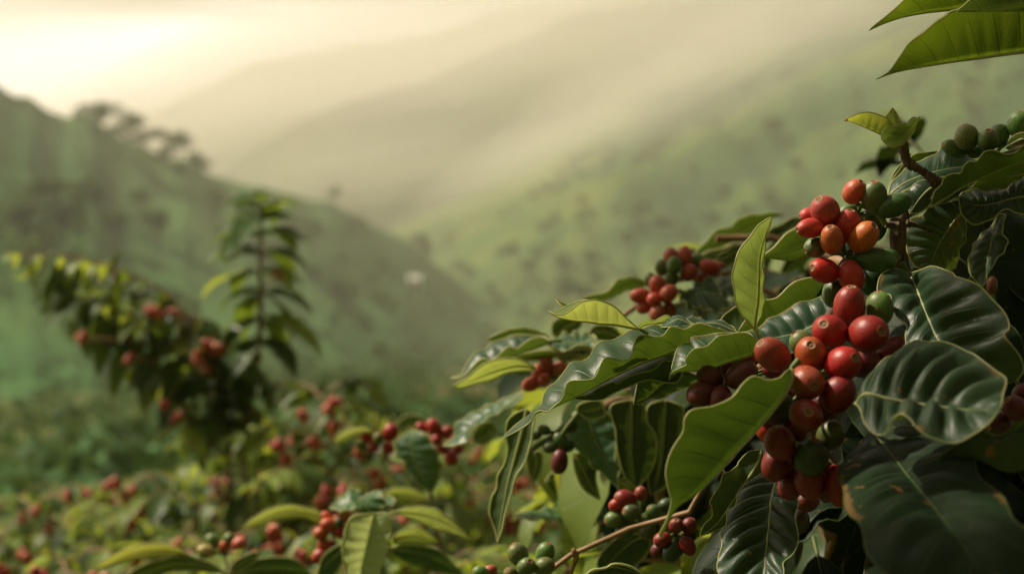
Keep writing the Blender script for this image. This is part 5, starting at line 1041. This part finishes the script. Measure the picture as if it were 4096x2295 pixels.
sleaf(bot, 'I', [(500, 870), (420, 870), (330, 850), (240, 880), (140, 895)], [(420, 790), (350, 735), (260, 770), (210, 830)], [(440, 900), (330, 900), (250, 915)], 1.14, M_MATURE, 'U', wave=.08, col=(3.2, 3.0, 2.4), label='silvery leaf shining white', zA=15, zB=-15)
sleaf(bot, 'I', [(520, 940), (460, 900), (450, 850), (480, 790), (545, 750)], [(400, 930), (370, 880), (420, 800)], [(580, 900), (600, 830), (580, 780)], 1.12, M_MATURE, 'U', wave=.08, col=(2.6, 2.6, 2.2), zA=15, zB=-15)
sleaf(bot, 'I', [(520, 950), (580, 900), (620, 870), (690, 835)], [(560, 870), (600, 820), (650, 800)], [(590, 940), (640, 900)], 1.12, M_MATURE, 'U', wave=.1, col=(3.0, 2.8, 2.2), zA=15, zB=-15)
sleaf(bot, 'I', [(640, 930), (760, 930), (900, 950), (1040, 990), (1180, 1060), (1342, 1172)], [(700, 918), (800, 892), (950, 885), (1060, 920), (1135, 980), (1205, 1040), (1270, 1105)], [(760, 960), (880, 1005), (1000, 1062), (1130, 1092), (1250, 1135)], 1.05, M_YOUNG, 'L', n=50, zA=-6, zB=4, wave=.03, col=(1, 1.05, 1.1))
sleaf(bot, 'I', [(655, 1150), (780, 1130), (900, 1140), (1045, 1172)], [(720, 1095), (800, 1065), (870, 1050), (955, 1092)], [(720, 1195), (860, 1200), (980, 1195)], 1.08, M_YOUNG, 'L', zA=-6, col=(.8, .85, .7))
sleaf(bot, 'I', [(580, 790), (700, 780), (830, 790), (970, 830)], [(660, 738), (800, 728), (900, 765)], [(680, 820), (830, 838), (920, 835)], 1.22, M_YOUNG, 'L', zA=-6, col=(.8, .85, .7))
sleaf(bot, 'I', [(620, 1230), (800, 1250), (950, 1290), (1100, 1370), (1260, 1440)], [(750, 1200), (900, 1205), (1050, 1240), (1160, 1350)], [(700, 1300), (850, 1380), (1000, 1420), (1150, 1450)], 1.1, M_MATURE, 'U', wave=.05, col=(1.3, 1.5, 1.5))
sleaf(bot, 'I', [(270, 1180), (220, 1260), (150, 1330), (90, 1400), (40, 1500)], [(180, 1220), (90, 1290), (50, 1400)], [(280, 1270), (240, 1370), (160, 1480)], 1.12, M_MATURE, 'U', col=(1.4, 1.6, 1.6))
cluster(bot, 'I', [(120, 965, 40, 150, 5, 1.2, ORG, 6), (245, 976, 52, 30, 5, 1.4, PNK, 2), (130, 1030, 54, 180, 5, 1.1, ORG, -2), (235, 1087, 58, -40, 5, 1.03, RED, -2), (70, 1102, 52, 190, 5, 1.08, ORG, 2), (95, 1196, 44, 190, 5, 1.15, ORG, 2), (58, 1292, 58, 220, 5, 1.1, RED, 0), (165, 1212, 48, -50, 5, 1.1, (.22, .04, .02), 8), (215, 1015, 34, 90, 5, 1.1, GRN, -6)], (160, 1110, 25), 1.14)
# left part of the same row
lef = plant('coffee_bush', 'O', 580, 1480, 1.4, 'coffee bush with long arching yellow leaves at the bottom, left of the others')
stem_to_ground(lef, 'F', [(2000, 1700), (1900, 1500), (1870, 1420), (1850, 1280), (1840, 1240)], 1.25, [.006, .004, .003, .002, .001])
cluster(lef, 'F', [(1755, 1157, 55, 130, 5, 1.05, GRL, 4), (1885, 1145, 46, 60, 5, 1.1, GRL, 4), (1702, 1240, 54, 170, 10, 1.3, (.5, .28, .10), -2), (1845, 1205, 40, 90, 5, 1.1, ORG, 0), (1972, 1178, 48, 20, 5, 1.2, PNK, 0), (2090, 1262, 36, 10, 5, 1.3, ORG, 2), (1665, 1290, 34, 220, 5, 1.1, GRL, 0)], (1850, 1270, 15), 1.22)
sleaf(lef, 'F', [(1560, 1275), (1400, 1235), (1250, 1240), (1100, 1270), (920, 1340), (742, 1402)], [(1500, 1230), (1420, 1200), (1300, 1182), (1150, 1188), (1030, 1222), (900, 1292), (820, 1350)], [(1480, 1290), (1350, 1275), (1200, 1292), (1050, 1322), (900, 1372)], 1.2, M_YOUNG, 'L', zA=-5, n=40, col=(1.1, 1, .8), label='long yellow leaf, the lower of two arching left')
sleaf(lef, 'F', [(2700, 990), (2560, 930), (2400, 905), (2250, 935), (2120, 990), (1988, 1050)], [(2620, 910), (2530, 888), (2400, 862), (2250, 888), (2100, 962)], [(2600, 1000), (2500, 962), (2300, 985), (2120, 1038)], 1.22, M_YOUNG, 'L', zA=-5, n=40, col=(1.05, 1.05, .9), label='long yellow-green leaf, the upper of two arching left')
sleaf(lef, 'F', [(1870, 1425), (1750, 1375), (1600, 1340), (1450, 1340), (1300, 1370), (1150, 1430), (1000, 1500)], [(1750, 1345), (1640, 1305), (1500, 1262), (1400, 1295), (1250, 1330), (1100, 1400)], [(1720, 1410), (1550, 1400), (1400, 1410), (1250, 1470)], 1.2, M_MID, 'L', n=40)
sleaf(lef, 'F', [(1875, 1425), (1960, 1360), (2050, 1300), (2150, 1262)], [(1930, 1330), (2020, 1275), (2100, 1250)], [(1980, 1400), (2080, 1335)], 1.2, M_MID, 'L')
sleaf(lef, 'F', [(1900, 1430), (2100, 1400), (2300, 1390), (2500, 1420), (2600, 1480)], [(2050, 1330), (2250, 1290), (2450, 1320)], [(2100, 1450), (2300, 1470)], 1.25, M_MATURE, 'U', col=(1.2, 1.4, 1.4))
for root, P0 in ((bot, [([(1050, 1500), (1000, 1400), (900, 1330)], 1.45), ([(900, 1550), (1100, 1450), (1200, 1400)], 1.4), ([(1000, 1500), (1150, 1420), (1300, 1400)], 1.5)]), (lef, [([(700, 1550), (560, 1480), (450, 1470)], 1.45), ([(700, 1500), (620, 1420), (520, 1380)], 1.6)])):
    rs = np.random.default_rng(25); fo, st = MB(), MB()
    for pp, dd in P0: join(st, pts3('O', pp, dd, 0)[0], root); dress(fo, st, pts3('O', pp, dd, 0), .10, rs, .05, droop=.7, tint=(.2, .9), young=1, n=8, wd=.42)
    o = fo.build('foliage', [M_MATURE_F, M_EDGE_F, M_YOUNG_F], root); o['kind'] = 'stuff'; st.build('stem', M_TWIG, root)

# ================================================================== coffee plants in the middle distance
def ex1(fo, st, root, rs):
    d = 2.3
    for pp, L in ([[(560, 1080), (530, 900), (470, 790), (390, 720), (280, 670), (150, 645), (50, 640)], .085], [[(560, 1080), (500, 950), (420, 850), (330, 790), (230, 760)], .10], [[(560, 1100), (560, 960), (510, 860), (440, 790)], .09], [[(560, 1150), (480, 1050), (400, 950), (340, 930)], .09],
                  [[(560, 1100), (600, 1000), (620, 900)], .09], [[(350, 700), (260, 740), (200, 800)], .09]):
        dress(fo, st, pts3('O', pp, d, 0), L * .9, rs, .032, droop=1.0, tint=(.2, .8), young=1, stem_r=.004, wd=.32)
    arch = catmull([[50, 640, 0], [150, 645, 0], [280, 670, 0], [390, 720, 0], [470, 790, 0], [530, 900, 0]], 13)
    for j, q in enumerate(arch[1:]):
        if j in (2, 6): continue
        dx, dy = rs.uniform(-60, 20), rs.uniform(50, 70) + 90 * (j / 11)
        dress(fo, st, pts3('O', [(q[0], q[1]), (q[0] + dx * .5, q[1] + dy * .4), (q[0] + dx, q[1] + dy)], d + rs.uniform(-.1, .1), 0), .07, rs, .035, droop=.9, tint=(.2, .8), young=1, stem_r=.003, wd=.32)
    hang = [((235, 760), (220, 900)), ((300, 800), (250, 880)), ((200, 720), (90, 760)), ((400, 760), (380, 860)), ((520, 800), (520, 870)), ((330, 850), (330, 930)), ((460, 900), (350, 1010)), ((560, 1000), (640, 1050)), ((540, 960), (430, 1010)), ((180, 670), (100, 730)), ((120, 650), (70, 700)), ((560, 900), (640, 960)), ((420, 870), (330, 960)), ((240, 780), (300, 870))]
    for a, b in hang + [((a[0] + rs.uniform(-35, 35), a[1] + rs.uniform(-25, 35)), (b[0] + rs.uniform(-45, 45), b[1] + rs.uniform(-20, 50))) for a, b in hang for _ in range(2)]:
        pa, pb = W('O', *a, d + rs.uniform(-.05, .05)), W('O', *b, d + rs.uniform(-.08, .02)); v = pb - pa + rs.normal(0, .012, 3)
        pleaf(fo, pa, v, [rs.uniform(-.5, .5), -.6, .6], np.linalg.norm(v) * 1.05, .036, .3, .3, 8, 1, .1, 3, tint=rs.uniform(.2, .9), mats=(0, 1), quilt=0)
coffee_bush('tall coffee plant arching to the left with several knots of red cherries', None, 545, 800, 2.35, .16, .5, 7, 31,
            [(520, 865, 2.2, 0, 1.3), (500, 900, 2.2, 0, 1.2), (545, 880, 2.2, 0, 1.1), (375, 785, 2.2, 0), (395, 785, 2.2, 0), (432, 785, 2.2, 0, .8), (205, 848, 2.2, 0), (327, 900, 2.2, 0), (445, 1050, 2.2, 0), (410, 1020, 2.2, 0, .8), (515, 930, 2.2, 0, .8)], L=.085, extra=ex1, tint=(.3, 1.2), kk=(4, 8), dens=1.5)
def ex2(fo, st, root, rs):
    d = 2.3
    for y, hw, dr in ((512, 40, 0), (530, 65, 8), (556, 85, 18), (592, 100, 28), (640, 105, 40), (690, 105, 48), (742, 108, 70), (795, 100, 90), (850, 85, 95)):
        for sg in (-1, 1):
            for q in range(2):
                yy = y + rs.uniform(-6, 6); pa = W('O', 655, yy, d); pb = W('O', 655 + sg * hw * rs.uniform(.85, 1.45) * (1 - .4 * q), yy + dr * rs.uniform(.7, 1.3) + q * 14, d + (rs.uniform(-.14, .14) if q else rs.uniform(-.04, .04))); v = pb - pa
                pleaf(fo, pa, v + np.array([0, 0, .035]), [0, -.3, 1], np.linalg.norm(v) * 1.15, .046, .6, .35, 8, 1, .1, 3, tint=rs.uniform(.2, .9), seed=int(rs.integers(1e6)), mats=(0 if rs.random() < .8 else 2, 1), quilt=0)
    tube(st, pts3('O', [(600, 1150), (630, 1000), (652, 850), (655, 700), (655, 500)], d, 0), [.008, .006, .005, .0035, .002], 7, n=20)
coffee_bush('upright coffee shoot with drooping leaf pairs, standing straight up against the hills', None, 655, 900, 2.32, .09, .3, 6, 33, [(697, 693, 2.2, 0, .8)], L=.09, extra=ex2, kk=(2, 4))
BG = [ # cx, top, d, rx, h, nbr, label, clusters
    (830, 915, 2.2, .27, .6, 24, 'bushy coffee plant with a sunlit rounded top, right of the upright shoot', [(830, 1025), (845, 1010), (838, 1078), (760, 1050), (790, 1110), (700, 1120), (905, 1145), (940, 1190), (960, 1215), (820, 1240), (805, 1262), (718, 1150)]),
    (100, 1200, 2.6, .26, .45, 14, 'low coffee bush at the left edge of the field', [(170, 1250), (90, 1285), (60, 1300), (120, 1330)]),
    (300, 1175, 2.5, .26, .45, 16, 'low coffee bush with red cherries along its top, left of the arching trunk', [(220, 1237), (270, 1220), (330, 1230), (290, 1215), (350, 1285), (330, 1320), (395, 1290), (285, 1325), (370, 1275), (320, 1250)]),
    (520, 1190, 2.5, .24, .45, 14, 'dark coffee bush in front of the trunk of the arching plant', [(545, 1240), (530, 1300), (560, 1262), (490, 1100), (530, 1270), (580, 1330), (640, 1290)]),
    (690, 1170, 2.6, .24, .45, 14, 'coffee bush with orange cherries below the rounded one', [(640, 1240), (690, 1335), (700, 1340), (715, 1230), (670, 1190)]),
    (180, 1330, 1.9, .2, .35, 12, 'coffee bush in the bottom left corner', [(60, 1400)]),
    (420, 1340, 2.0, .2, .35, 12, 'coffee bush behind the long yellow leaf at the bottom left', [(450, 1370), (350, 1400)]),
    (1030, 1090, 2.6, .20, .5, 12, 'coffee bush behind the slender one with bright red knots', [(1200, 1140), (1000, 1180), (1060, 1200)]),
    (1210, 1130, 2.4, .22, .5, 14, 'coffee bush showing between the pale leaves and the hanging dark leaf', [(1320, 1220), (1360, 1240), (1290, 1300), (1280, 1330), (1180, 1270), (1230, 1300)]),
    (1400, 1180, 2.1, .25, .5, 14, 'coffee bush showing through the gap under the wavy leaf', [(1300, 1225), (1330, 1290), (1350, 1320), (1420, 1250)]),
    (900, 1260, 1.9, .2, .35, 12, 'coffee bush behind the big pale hanging leaf', [(870, 1240), (1020, 1300)]),
    (700, 1390, 1.7, .18, .3, 10, 'coffee bush between the two long yellow leaves', [(690, 1340), (760, 1400)]),
    (1130, 1330, 1.8, .2, .35, 12, 'coffee bush low in front of the gap at bottom centre', [(1090, 1420)]),
]
for i, (cx, top, d, rx, h, nb, lab, cl) in enumerate(BG):
    coffee_bush(lab, 'coffee bushes on the slope below', cx, top, d, rx, h, nb, 60 + i, [(c[0], c[1], d - rx * .7) for c in cl], L=.066, young=1, tint=(.1, 1.0), dens=1.75)
rs = np.random.default_rng(88)
MORE = [(-30, 1230, 2.9, 'partly cut off by the left edge of the picture'), (200, 1195, 3.2, 'second from the left edge in the rear row'), (410, 1165, 3.2, 'in the rear row, left of the arching trunk'), (600, 1130, 3.0, 'in the rear row, right of the arching trunk'), (760, 1010, 2.8, 'rising behind the rounded one'), (930, 1040, 2.9, 'in the rear row above the two red knots'), (1120, 1060, 3.0, 'in the rear row above the grey hanging leaf'), (60, 1400, 1.7, 'at the very bottom left corner'), (300, 1400, 1.8, 'at the bottom between corner and long yellow leaf'), (560, 1300, 2.1, 'just above the cluster of green and orange cherries'), (760, 1240, 2.2, 'just above the upper long yellow leaf'), (1010, 1230, 2.2, 'just above the pale arching leaf'), (1340, 1090, 2.8, 'behind the tip of the long wavy leaf')]
for i, (cx, top, d, where) in enumerate(MORE):
    cl = [(cx + rs.uniform(-85, 85), top + rs.uniform(25, 150), d - .15) for _ in range(5)]
    coffee_bush('blurred coffee bush ' + where, 'coffee bushes on the slope below', cx, top, d, .27, .5, 15, 160 + i, cl, L=.07, young=1, tint=(.1, 1.0), dens=1.6)
# rows of more bushes further down the slope
k = 0
for row, (d, py, xs) in enumerate([(5.0, 1195, [60, 250, 900, 1100, 1330]), (4.0, 1230, [-60, 480, 760, 1240])]):
    for x in xs:
        k += 1
        coffee_bush('dull green coffee bush further down the slope, out of focus', 'coffee bushes down the slope', x, py + (x * 7 % 23), d, .35, .6, 9, 200 + k, [], L=.10, tint=(.1, .8), dens=.6)
